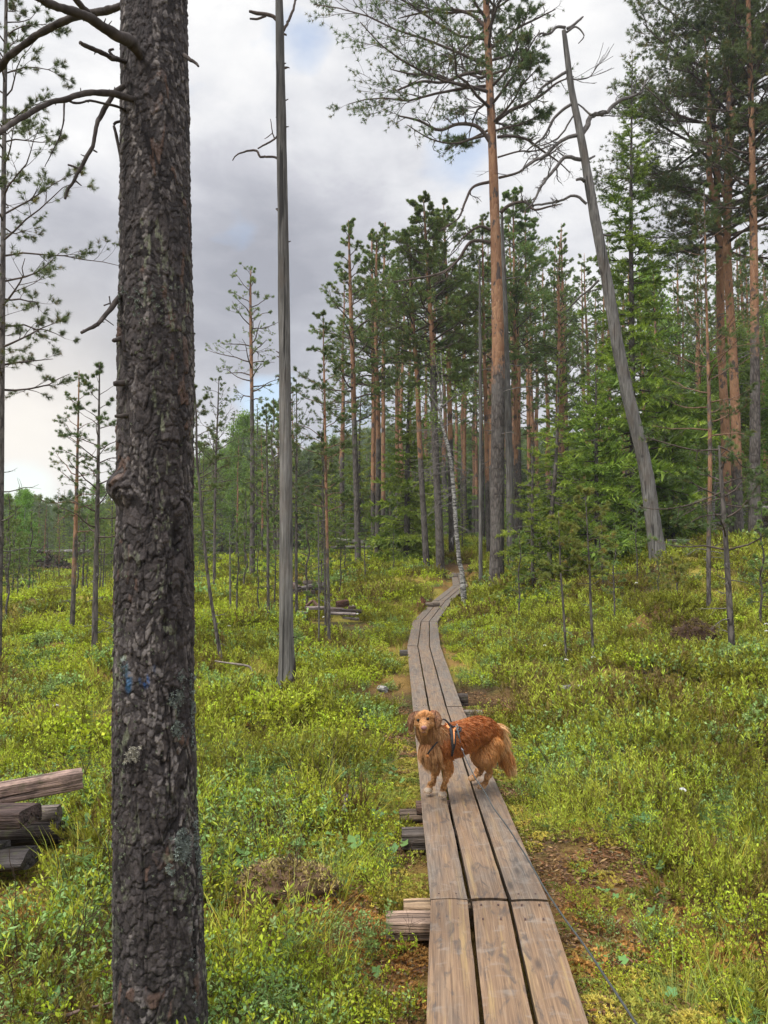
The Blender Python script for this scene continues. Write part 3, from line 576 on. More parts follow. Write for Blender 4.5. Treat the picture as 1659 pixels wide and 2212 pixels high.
timber('support_beam', WZ(940, 1541, -.16), WZ(1042, 1541, -.16), .08, .06, 'pale slat poking out right behind the dog', 'beam', (.45, .38, .32), group=sb, seed=7)
timber('support_beam', WZ(863, 1411, -.17), WZ(915, 1411, -.17), .14, .10, 'beam end left of the walk before the first bend', 'beam', (.20, .18, .165), group=sb, seed=8)
timber('support_beam', WZ(866, 1377, -.16), WZ(900, 1377, -.16), .10, .05, 'greenish grey slat lying left of the short section', 'beam', (.32, .28, .22), group=sb, seed=9)
timber('support_beam', WZ(880, 1351, -.09), WZ(915, 1351, -.09), .12, .09, 'beam end at the left of the first bend', 'beam', (.36, .25, .19), group=sb, seed=10)
timber('support_beam', W(919, 1305, 18.5), W(950, 1305, 18.5), .13, .08, 'beam end left of the walk above the first bend', 'beam', (.42, .34, .28), group=sb, seed=11)
timber('support_beam', W(966, 1246, 24.2), W(990, 1246, 24.2), .13, .09, 'pale beam end under the farthest two-plank section', 'beam', (.4, .34, .3), group=sb, seed=12)
# pile of old walk timber, bottom left
gp_ = 'old timbers stacked at the left edge'
def T(u0, v0, Y0, u1, v1, Y1, w_, t_, lab, col, **k):
    li = k.pop('lift', 0.); return timber(k.pop('nm', 'timber'), W(u0, v0, Y0) + [0, 0, li], W(u1, v1, Y1) + [0, 0, li], w_, t_, lab, 'timber', col, group=k.pop('gr', gp_), **k)
T(-190, 1748, 3.75, 177, 1681, 4.1, .105, .095, 'reddish weathered log slanting on top of the pile at the left edge', (.66, .45, .36), rnd=0, seed=21, nm='log')
T(-190, 1768, 3.9, 66, 1762, 3.72, .16, .085, 'dark sawn beam with a flat brown top under the reddish log', (.17, .115, .10), seed=22)
T(-150, 1788, 4.1, 128, 1761, 4.15, .115, .115, 'grey cracked log second from the top of the left pile', (.40, .33, .28), rnd=1, seed=23, nm='log')
T(-170, 1812, 4.05, 132, 1797, 4.1, .13, .12, 'blackened wet log in the middle of the left pile', (.10, .08, .07), rnd=1, seed=24, nm='log')
T(-120, 1845, 4.1, 134, 1822, 4.2, .15, .06, 'dark red-brown board near the bottom of the left pile', (.13, .08, .07), seed=25, nm='board')
T(-170, 1865, 3.75, 68, 1853, 3.72, .21, .09, 'dark grey rounded slab at the bottom of the left pile', (.13, .115, .11), rnd=1, seed=26, nm='slab')
T(-60, 1838, 3.78, 12, 1830, 3.75, .08, .05, 'small grey block end between the slab and the blackened log', (.25, .23, .22), seed=27, nm='block')
# two heaps of broken boards further out
lf1 = float(h(np.array([W(720, 1355, 16.3)[0]]), np.array([16.3]))[0]) - W(720, 1358, 16.3)[2]; lf2 = float(h(np.array([W(665, 1290, 21.4)[0]]), np.array([21.4]))[0]) - W(665, 1290, 21.4)[2]; print('LIFT', lf1, lf2)
gr1, gr2 = 'broken boards in the nearer heap', 'broken boards in the farther heap'
for args in [
 (662, 1335, 16.0, 702, 1334, 16.2, .20, .05, 'flat pale board resting on the left end of the nearer heap', (.48, .38, .35)),
 (661, 1330, 16.4, 676, 1318, 16.5, .05, .05, 'short board standing tilted like a gable on the nearer heap, left half', (.30, .18, .13)),
 (676, 1318, 16.5, 688, 1332, 16.4, .05, .05, 'short board standing tilted like a gable on the nearer heap, right half', (.30, .18, .13)),
 (636, 1343, 16.3, 664, 1345, 16.3, .10, .05, 'bleached slat lying off the left end of the nearer heap', (.5, .45, .42)),
 (700, 1338, 16.6, 742, 1340, 16.6, .12, .12, 'grey-brown beam in the middle of the nearer heap', (.26, .2, .18)),
 (727, 1326, 16.9, 752, 1322, 17., .14, .14, 'rotten reddish stub standing on the nearer heap', (.20, .10, .07)),
 (714, 1346, 16.1, 768, 1348, 16.1, .12, .05, 'long pale board along the front of the nearer heap', (.58, .48, .44)),
 (738, 1341, 16.5, 781, 1342, 16.5, .12, .09, 'dark plank lying across the right end of the nearer heap', (.13, .10, .09)),
 (752, 1333, 16.8, 768, 1333, 16.8, .14, .07, 'short brown offcut behind the dark plank of the nearer heap', (.2, .13, .1)),
 (740, 1355, 16.1, 775, 1359, 16.1, .09, .05, 'low slat at the foot of the nearer heap', (.4, .34, .3))]:
    T(*args, seed=int(args[0]), gr=gr1, nm='board', roll=.1, lift=max(lf1, -.1) + .10)
for args in [
 (630, 1268, 21.5, 646, 1278, 21.3, .16, .1, 'tilted brown board at the left end of the farther heap', (.33, .24, .2)),
 (655, 1266, 21.9, 676, 1265, 21.9, .3, .1, 'short squared block on top of the farther heap', (.32, .26, .22)),
 (640, 1280, 21.4, 690, 1268, 21.7, .14, .08, 'bleached board slanting up to the right on the farther heap', (.46, .4, .37)),
 (660, 1275, 21.6, 704, 1267, 21.6, .12, .1, 'grey pole end at the right of the farther heap', (.35, .32, .3)),
 (632, 1284, 21.3, 700, 1276, 21.5, .2, .12, 'dark beam under the farther heap', (.1, .08, .07)),
 (636, 1291, 21.2, 680, 1288, 21.3, .18, .16, 'lowest dark log of the farther heap', (.12, .09, .08))]:
    T(*args, seed=int(args[0]), gr=gr2, nm='board', lift=max(lf2, -.1) + .10)
def flog(u0, v0, Y0, u1, v1, Y1, r, lab, col=(.5, .47, .43), nm='fallen_log', **k):
    return timber(nm, W(u0, v0, Y0), W(u1, v1, Y1), 2 * r, 2 * r, lab, 'log', col, rnd=1, **k)
flog(725, 1167, 31, 872, 1179, 31, .10, 'pale fallen trunk lying behind the close pair of pines', seed=41)
flog(715, 1183, 30, 800, 1182, 30.5, .07, 'thinner grey fallen pole just below the pale fallen trunk', (.36, .33, .3), seed=42)
flog(1206, 1487, 7.9, 1285, 1481, 8.2, .028, 'pale mossy fallen stick lying right of the walk behind the dog', (.55, .5, .46), seed=43)
flog(1440, 1170, 19.5, 1520, 1168, 20, .055, 'grey fallen pole on the right slope beyond the leaning dead pine', (.3, .28, .25), seed=44)
flog(-20, 1192, 52, 250, 1190, 52, .11, 'long whitish fallen tree across the far left bog', (.45, .43, .4), seed=45)
flog(1595, 1096, 24, 1665, 1098, 24, .07, 'pale fallen trunk glimpsed at the right edge', (.5, .46, .42), seed=46)
flog(820, 1487, 8.3, 834, 1490, 8.2, .035, 'short pale stump end in the shrubs left of the walk', (.55, .52, .48), seed=47)
flog(748, 1716, 4.85, 738, 1762, 4.6, .018, 'small whitish rotten branch in the shrubs left of the dog', (.4, .36, .34), seed=48)
# ------------------------------------------------------------------ branch growing
def grow(P0, D, L, K, wig, up, r=rng, grav=0.):
    """N curved polylines; up bends the tip upward"""
    N = len(P0); P = np.zeros((N, K, 3)); P[:, 0] = P0; d = norm(D); st = (L / (K - 1))[:, None]
    for k in range(1, K):
        P[:, k] = P[:, k - 1] + d * st
        d = norm(d + r.normal(size=(N, 3)) * wig + np.array([0, 0, 1.]) * (up - grav * k / K))
    return P
def children(P, R, L, m, f0, f1, ang, ratio, K, wig, up, r=rng, flat=.5):
    """m children per parent, leaving sideways"""
    N, Kp, _ = P.shape; f = r.uniform(f0, f1, (N, m)); s = f * (Kp - 1); i = np.clip(s.astype(int), 0, Kp - 2); t = (s - i)[..., None]
    n = np.arange(N)[:, None]; p = P[n, i] * (1 - t) + P[n, i + 1] * t; d = norm(P[n, i + 1] - P[n, i])
    rr = R[n, i] * (1 - t[..., 0]) + R[n, i + 1] * t[..., 0]
    side = norm(np.cross(d, np.array([0, 0, 1.]) + 1e-3)) * np.where(r.random((N, m)) < .5, -1, 1)[..., None]
    side = norm(side + r.normal(size=side.shape) * flat * np.array([.6, .6, 1]))
    a = r.normal(ang, .22, (N, m))[..., None]; dd = d * np.cos(a) + side * np.sin(a)
    Lc = (L[:, None] * ratio * (1.15 - .6 * f) * r.uniform(.6, 1.3, (N, m)))
    Pc = grow(p.reshape(-1, 3), dd.reshape(-1, 3), Lc.ravel(), K, wig, up, r)
    return Pc, rr.ravel(), Lc.ravel()
def taper(r0, K, e=.15): return r0[:, None] * np.linspace(1, e, K)[None]
# templates -----------------------------------------------------
def tuft_template(n, ln, wd, spread=(.35, 1.25), back=.6, seed=1):
    r = np.random.default_rng(seed); V = []; Fc = []
    for i in range(n):
        z0 = -back * r.random(); a = r.uniform(*spread); ph = r.uniform(0, 2 * pi)
        d = np.array([math.sin(a) * math.cos(ph), math.sin(a) * math.sin(ph), math.cos(a)]); s = norm(np.cross(d, r.normal(size=3)))
        b = np.array([0, 0, z0]); l = ln * r.uniform(.75, 1.1)
        V += [b + s * wd / 2, b - s * wd / 2, b + d * l]; Fc.append([3 * i, 3 * i + 1, 3 * i + 2])
    return np.array(V), np.array(Fc)
TUFT_N = tuft_template(34, 1.0, .075)      # near: fine needles
TUFT_M = tuft_template(18, 1.0, .13)
TUFT_F = tuft_template(8, 1.05, .30)
def brush_template(n, ln, wd, seed=2, flat=.5):     # spruce twig, needles along +Z from 0 to 1
    r = np.random.default_rng(seed); V = []; Fc = []
    for i in range(n):
        z0 = r.random() * .95; a = r.uniform(.5, 1.0); ph = r.uniform(0, 2 * pi)
        d = np.array([math.sin(a) * math.cos(ph), math.sin(a) * math.sin(ph) * flat, math.cos(a)]); s = norm(np.cross(d, r.normal(size=3)))
        b = np.array([0, 0, z0]); l = ln * r.uniform(.7, 1.1) * (1 - .45 * z0)
        V += [b + s * wd / 2, b - s * wd / 2, b + d * l]; Fc.append([3 * i, 3 * i + 1, 3 * i + 2])
    return np.array(V), np.array(Fc)
BRUSH = brush_template(18, .42, .085)
BRUSH_F = brush_template(9, .5, .16, seed=5)
LEAFT = (np.array([[0, 0, 0], [.32, .05, .5], [0, .0, 1.], [-.32, .05, .5]]), np.array([[0, 1, 2, 3]]))

def trunk_poly(pts, Y, base_fix=True):
    P = np.array([W(u, v, Y) for u, v, _ in pts]); R = np.array([wv / 2 * zc(p) / F for (_, _, wv), p in zip(pts, P)])
    z = float(h(P[:1, 0], P[:1, 1])[0])
    P[0, 2] = min(P[0, 2], z) - .06
    return P, R
def trunk_mesh(P, R, sides, k, wob=.08, r=rng, oc=None, roots=True):
    Q, q = resample(P, R, k); a = Acc()
    if roots: q = q * (1 + .16 * np.exp(-(Q[:, 2] - Q[0, 2]) / (.9 * q[0] + .05)))
    th = np.arange(sides) * 2 * pi / sides
    T_ = norm(np.gradient(Q, axis=0)); A = norm(np.cross(T_, [0, 1., 0])); B = np.cross(T_, A)
    ns = fbm(np.cos(th)[None] * 1.3 + Q[:, 2:3] * 1.2, np.sin(th)[None] * 1.3 + Q[:, 0:1], Q[:, 2:3] * 3 + 0 * th[None], seed=5, oct=3) - .5
    rad = q[:, None] * (1 + ns * wob * 2)
    V = Q[:, None] + rad[..., None] * (np.cos(th)[None, :, None] * A[:, None] + np.sin(th)[None, :, None] * B[:, None])
    kk = np.arange(k * sides).reshape(k, sides)
    f = np.stack([kk[:-1], np.roll(kk[:-1], -1, 1), np.roll(kk[1:], -1, 1), kk[1:]], -1).reshape(-1, 4)
    c = np.ones((k, sides, 3)) if oc is None else np.broadcast_to(np.asarray(oc(np.linspace(0, 1, k)))[:, None, None], (k, sides, 3))
    a.add(V, f, c.reshape(-1, 3))
    e = kk[-1]; a.T.append(np.stack([e[:1].repeat(sides - 2), e[1:-1], e[2:]], -1))
    return a, Q, q
def attach(Q, q, t):
    s = t * (len(Q) - 1); i = np.clip(s.astype(int), 0, len(Q) - 2); f = (s - i)[:, None]
    return Q[i] * (1 - f) + Q[i + 1] * f, q[i] * (1 - f[:, 0]) + q[i + 1] * f[:, 0]
BR = np.array([.11, .085, .072]); BRO = np.array([.20, .125, .085]); BRG = np.array([.16, .145, .135])
def kind_is_sap(root): return root.name.startswith('young')
def crown_pine(Q, q, o, root, r, dist, extra=None):
    """branches and needle tufts on a trunk polyline"""
    t0 = o['t0']; n = o['n']; L = o['L']; dens = o.get('dens', 1.); H = Q[-1, 2] - Q[0, 2]
    zt = (Q[:, 2] - Q[0, 2]) / H
    t = t0 + (1 - t0) * (np.arange(n) + r.random(n)) / n * .985
    tt = np.interp(t, zt, np.linspace(0, 1, len(Q)))
    x = (t - t0) / (1 - t0)
    prof = (.55 + .45 * np.minimum(x / .25, 1)) * (1 - x) ** .62 + .06
    az = r.uniform(0, 2 * pi, n) if n < 4 else np.arange(n) * 2.399 + r.normal(0, .5, n)
    LL = L * prof * r.uniform(.65, 1.2, n) * (1 + o.get('bias', 0) * np.cos(az))
    up = .15 + .75 * x + r.normal(0, .12, n)
    D = np.stack([np.cos(az), np.sin(az), up], -1)
    p, pr = attach(Q, q, tt)
    P1 = grow(p, D, LL, 7, .15, .03, r, grav=.05)
    r1 = np.minimum(pr * .45, .012 + LL * .016)
    tw = Acc(); tubes(tw, P1, taper(r1, 7, .25), 5, BR if not o.get('orange') else BRO)
    ts = {0: .080, 1: .105, 2: .065}[o.get('near', 0)] * o.get('ts', .56 if kind_is_sap(root) else 1) * (1 if dist < 24 else 1.15)
    m2 = max(4, int(8 * dens)); P2, r2, L2 = children(P1, taper(r1, 7, .25), LL, m2, .28, 1., .75, .38, 5, .16, .07, r)
    tubes(tw, P2, taper(np.minimum(r2 * .6, .014), 5, .3), 3, BR, caps=False)
    m3 = max(3, int((5 if dist < 24 else 7) * min(dens, 1.6))); P3, r3, L3 = children(P2, taper(r2 * .6, 5, .3), L2, m3, .3, 1., .7, .55, 4, .15, .12, r)
    tubes(tw, P3, taper(np.minimum(r3 * .6, .006), 4, .5), 3, BR, caps=False)
    ends = [P3[:, -1], P2[:, -1], P3[:, -2]]; dirs = [P3[:, -1] - P3[:, -2], P2[:, -1] - P2[:, -2], P3[:, -2] - P3[:, -3]]
    if extra is not None:
        for (EP, er, tufty) in extra:
            tubes(tw, EP[None], er[None], 6, BR)
            Le = np.array([np.linalg.norm(np.diff(EP, axis=0), axis=1).sum()])
            E2, e2, l2 = children(EP[None], er[None], Le, 10, .3, 1., .8, .25, 6, .3, .02, r, flat=.8)
            tubes(tw, E2, taper(np.minimum(e2 * .6, .018), 6, .3), 4, BR, caps=False)
            E3, e3, l3 = children(E2, taper(e2 * .6, 6, .3), l2, 5, .3, 1., .8, .5, 4, .3, .03, r, flat=.8)
            tubes(tw, E3, taper(np.minimum(e3 * .6, .008), 4, .4), 3, BR, caps=False)
            if tufty:
                k = r.random(len(E3)) < tufty; ends.append(E3[k, -1]); dirs.append((E3[:, -1] - E3[:, -2])[k])
    # dead lower branches
    nd = o.get('dead', 9)
    td = r.uniform(.12, t0, nd); pd_, prd = attach(Q, q, np.interp(td, zt, np.linspace(0, 1, len(Q))))
    ad = r.uniform(0, 2 * pi, nd); Dd = np.stack([np.cos(ad), np.sin(ad), r.uniform(-.2, .4, nd)], -1)
    Ld = L * r.uniform(.12, .42, nd); Pd = grow(pd_, Dd, Ld, 6, .16, -.02, r)
    tubes(tw, Pd, taper(np.minimum(prd * .3, .004 + Ld * .01), 6, .25), 4, BRG, caps=False)
    Pe, re, Le = children(Pd, taper(np.minimum(prd * .3, .012), 6, .25), Ld, 3, .3, .95, .8, .45, 4, .2, 0, r)
    tubes(tw, Pe, taper(np.minimum(re * .6, .006), 4, .4), 3, BRG, caps=False)
    tw.build('branches', M_twig, root, root.location)
    E = np.concatenate(ends); Dn = np.concatenate(dirs); keep = r.random(len(E)) < o.get('keep', .92); E = E[keep]; Dn = Dn[keep]
    tmpl = TUFT_N if dist < 13 else TUFT_M
    cl = fbm(E[:, 0] * 1.3, E[:, 1] * 1.3, E[:, 2] * 1.3, seed=6, oct=2)
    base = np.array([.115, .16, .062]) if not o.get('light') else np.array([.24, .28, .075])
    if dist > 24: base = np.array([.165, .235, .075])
    c = base * (.6 + .8 * cl[:, None]) * r.uniform(.75, 1.25, (len(E), 1)); c[:, 0] *= 1 + .5 * (r.random(len(E)) < .12)
    fo = Acc(); sc = ts * r.uniform(.75, 1.25, len(E)) * (.80 if dist > 24 else 1)
    inst(fo, *tmpl, E, Dn + np.array([0, 0, .15]) * .01, sc, c, r=r)
    fo.build('crown', M_needle, root, root.location)
def crown_spruce(Q, q, o, root, r, dist):
    t0 = o['t0']; n = o['n']; L = o['L']; H = Q[-1, 2] - Q[0, 2]; zt = (Q[:, 2] - Q[0, 2]) / H
    t = t0 + (1 - t0) * (np.arange(n) + r.random(n)) / n * .99; x = (t - t0) / (1 - t0)
    tt = np.interp(t, zt, np.linspace(0, 1, len(Q)))
    prof = (1 - x) ** (.85 if not o.get('sparse') else .8) * (.75 + .25 * np.minimum(x / .12, 1)) + .04
    if o.get('sparse'): prof = prof * (.8 + .2 * (x < .3))
    az = np.arange(n) * 2.399 + r.normal(0, .4, n); LL = L * prof * r.uniform(.7, 1.15, n)
    D = np.stack([np.cos(az), np.sin(az), -.30 + .95 * x ** 1.5 + r.normal(0, .08, n)], -1)
    p, pr = attach(Q, q, tt); P1 = grow(p, D, LL, 8, .06, .035, r, grav=.06)
    r1 = np.minimum(pr * .4, .006 + LL * .010)
    tw = Acc(); tubes(tw, P1, taper(r1, 8, .2), 4, BR * .9, caps=False)
    m2 = 13 if not o.get('lo') else 8
    P2, r2, L2 = children(P1, taper(r1, 8, .2), LL, m2, .12, 1., .85, .34, 4, .06, -.10, r, flat=.25)
    L2 = np.maximum(L2, .06)
    tubes(tw, P2, taper(np.minimum(r2 * .5, .007), 4, .3), 3, BR, caps=False)
    if not o.get('lo'):
        nd = 22; td = r.uniform(.05, .5, nd); pd_, prd = attach(Q, q, np.interp(td, zt, np.linspace(0, 1, len(Q))))
        ad = r.uniform(0, 2 * pi, nd); Ld = L * r.uniform(.2, .6, nd)
        Pd = grow(pd_, np.stack([np.cos(ad), np.sin(ad), r.uniform(-.5, .0, nd)], -1), Ld, 6, .12, -.03, r)
        tubes(tw, Pd, taper(np.minimum(prd * .25, .012), 6, .25), 3, BRG, caps=False)
    tw.build('branches', M_twig, root, root.location)
    P3, r3, L3 = children(P2, taper(r2, 4, .3), L2, 3 if not o.get('lo') else 2, .1, .9, .75, .62, 3, .05, -.12, r, flat=.3)
    fo = Acc(); tm = BRUSH if dist < 24 and not o.get('lo') else BRUSH_F
    base = np.array([.15, .22, .04])
    tip = np.array([.36, .43, .065])
    for P_, f_ in ((P2, .15), (P3, .55), (P1[:, 3:], .4)):
        a = P_[:, 0]; d = P_[:, -1] - a; ln = np.maximum(np.linalg.norm(d, axis=1), .05)
        cl = fbm(a[:, 0] * 1.5, a[:, 1] * 1.5, a[:, 2] * 1.5, seed=16, oct=2)[:, None]
        mixf = np.clip(f_ + (cl - .5) * 1.5 + r.normal(0, .2, (len(a), 1)), 0, 1) * (1 if not o.get('dark') else .3)
        c = base * (1 - mixf) + tip * mixf; c = c * r.uniform(.7, 1.2, (len(a), 1))
        inst(fo, *tm, a, d, ln * 1.02, c, r=r, squash=1, roll=np.cross(norm(d), [0, 0, 1.]) + 1e-3)
    fo.build('crown', M_spruce, root, root.location)
def leafy(P, r, fo, per, size, col, spread=.09):
    M = len(P); Ps = np.repeat(P, per, 0) + r.normal(size=(M * per, 3)) * spread
    c = np.array(col) * r.uniform(.6, 1.4, (len(Ps), 1)); inst(fo, *LEAFT, Ps, r.normal(size=Ps.shape) + [0, 0, -.4], size * r.uniform(.7, 1.3, len(Ps)), c, r=r)
def crown_leaf(Q, q, o, root, r):
    n = o.get('n', 26); t0 = o.get('t0', .2); L = o['L']; t = r.uniform(t0, .98, n); x = (t - t0) / (1 - t0)
    p, pr = attach(Q, q, t); az = np.arange(n) * 2.399; LL = L * ((1 - x) ** .6 * .9 + .15) * r.uniform(.7, 1.2, n)
    P1 = grow(p, np.stack([np.cos(az), np.sin(az), .5 + r.random(n) * .6], -1), LL, 6, .12, .02, r)
    tw = Acc(); r1 = np.minimum(pr * .4, .015); tubes(tw, P1, taper(r1, 6, .25), 4, BR, caps=False)
    P2, r2, L2 = children(P1, taper(r1, 6, .25), LL, 7, .2, 1, .7, .42, 4, .14, -.02, r); tubes(tw, P2, taper(np.minimum(r2 * .6, .006), 4, .4), 3, BR, caps=False)
    P3, r3, L3 = children(P2, taper(r2 * .6, 4, .4), L2, 4, .2, 1, .7, .6, 3, .14, -.04, r)
    tw.build('branches', M_twig, root, root.location); fo = Acc()
    leafy(np.concatenate([P3[:, -1], P3[:, 1], P2[:, -1]]), r, fo, o.get('per', 7), o.get('size', .055), o.get('col', (.13, .22, .05)), o.get('spread', .10))
    fo.build('crown', M_birchleaf, root, root.location)
def pxline(pts, Y, wob=0.):
    P = []; R = []
    for i, pt in enumerate(pts):
        y = Y + (pt[3] if len(pt) > 3 else 0); p = W(pt[0], pt[1], y); P.append(p); R.append(pt[2] / 2 * zc(p) / F)
    return resample(P, R, max(8, len(pts) * 4))

HERO_L = [
 ([(1071, 262, 9), (1104, 238, 8), (1137, 225, 7), (1174, 202, 6), (1205, 178, 4), (1240, 165, 2)], .35, -.8),
 ([(1075, 296, 7), (1101, 294, 6), (1137, 301, 5), (1174, 327, 4.5), (1207, 350, 3), (1230, 372, 2)], .0, .5),
 ([(1075, 340, 4), (1121, 327, 3.5), (1155, 326, 3), (1196, 312, 2)], .0, -.4),
 ([(1078, 384, 6), (1121, 372, 5), (1147, 350, 4.5), (1187, 334, 4), (1215, 310, 2)], .1, .8),
 ([(1081, 460, 9), (1101, 443, 7), (1134, 436, 6), (1154, 453, 5), (1187, 446, 4), (1215, 440, 2)], .0, -.9),
 ([(1060, 309, 9), (1032, 274, 8), (989, 268, 7), (949, 281, 6), (906, 261, 5), (860, 250, 3)], .8, -.8),
 ([(1055, 196, 8), (1022, 190, 7), (982, 180, 6), (939, 162, 5), (890, 160, 4), (845, 150, 2)], .9, .7),
 ([(1051, 155, 8), (1005, 160, 7), (955, 178, 6), (910, 176, 5), (860, 195, 3)], .9, -.6),
 ([(1058, 393, 7), (1022, 404, 6), (1005, 436, 5), (989, 473, 4), (950, 498, 2)], .25, -.6),
 ([(1060, 524, 8), (1018, 522, 7), (989, 562, 6), (955, 589, 5), (896, 602, 4), (850, 608, 2)], .15, .6),
 ([(1060, 497, 7), (1038, 489, 6), (1015, 500, 5), (995, 520, 3), (975, 545, 2)], .15, -.6),
 ([(1050, 60, 8), (1015, 30, 7), (960, 20, 6), (900, 30, 4), (860, 40, 2)], .9, .5),
 ([(1058, 290, 6), (1020, 300, 5), (980, 310, 4), (930, 300, 3), (880, 270, 2)], .9, .6),
 ([(1053, 110, 8), (1080, 90, 6), (1120, 60, 5), (1160, 40, 4), (1200, 20, 2)], .45, .5),
]
SNAG_L = [
 [(1256, 299, 13), (1274, 269, 12), (1286, 244, 10), (1317, 237, 9), (1347, 214, 8), (1384, 198, 6), (1402, 178, 5), (1415, 159, 3)],
 [(1247, 293, 9), (1213, 305, 8), (1182, 333, 7), (1152, 351, 6), (1120, 375, 3)],
 [(1255, 342, 9), (1222, 336, 8), (1192, 363, 7), (1167, 394, 6), (1152, 418, 5), (1130, 445, 3)],
 [(1236, 226, 7), (1198, 253, 6), (1176, 290, 5), (1152, 312, 4), (1130, 330, 2)],
 [(1227, 152, 7), (1192, 171, 6), (1167, 189, 5), (1152, 214, 4), (1125, 240, 2)],
 [(1222, 60, 7), (1205, 58, 6), (1189, 73, 5), (1170, 72, 4), (1155, 85, 2)],
 [(1225, 62, 7), (1240, 52, 6), (1253, 40, 5), (1258, 36, 3)],
 [(1224, 70, 5), (1245, 58, 4), (1262, 78, 3), (1250, 95, 2)],
 [(1268, 346, 6), (1278, 341, 5), (1285, 336, 4)],
 [(1262, 391, 8), (1255, 386, 7), (1245, 388, 6)],
 [(1300, 507, 6), (1312, 508, 5), (1320, 506, 3)],
 [(1268, 440, 6), (1244, 425, 6), (1213, 437, 5), (1182, 446, 5), (1152, 452, 4), (1140, 440, 2)],
 [(1294, 605, 6), (1271, 629, 5), (1242, 655, 4), (1228, 671, 3)],
 [(1296, 622, 4), (1280, 628, 3), (1268, 632, 2)],
 [(1286, 244, 6), (1275, 248, 5), (1262, 235, 4), (1250, 225, 3)],
 [(1240, 250, 4), (1215, 290, 4), (1190, 310, 3), (1160, 320, 2)],
]
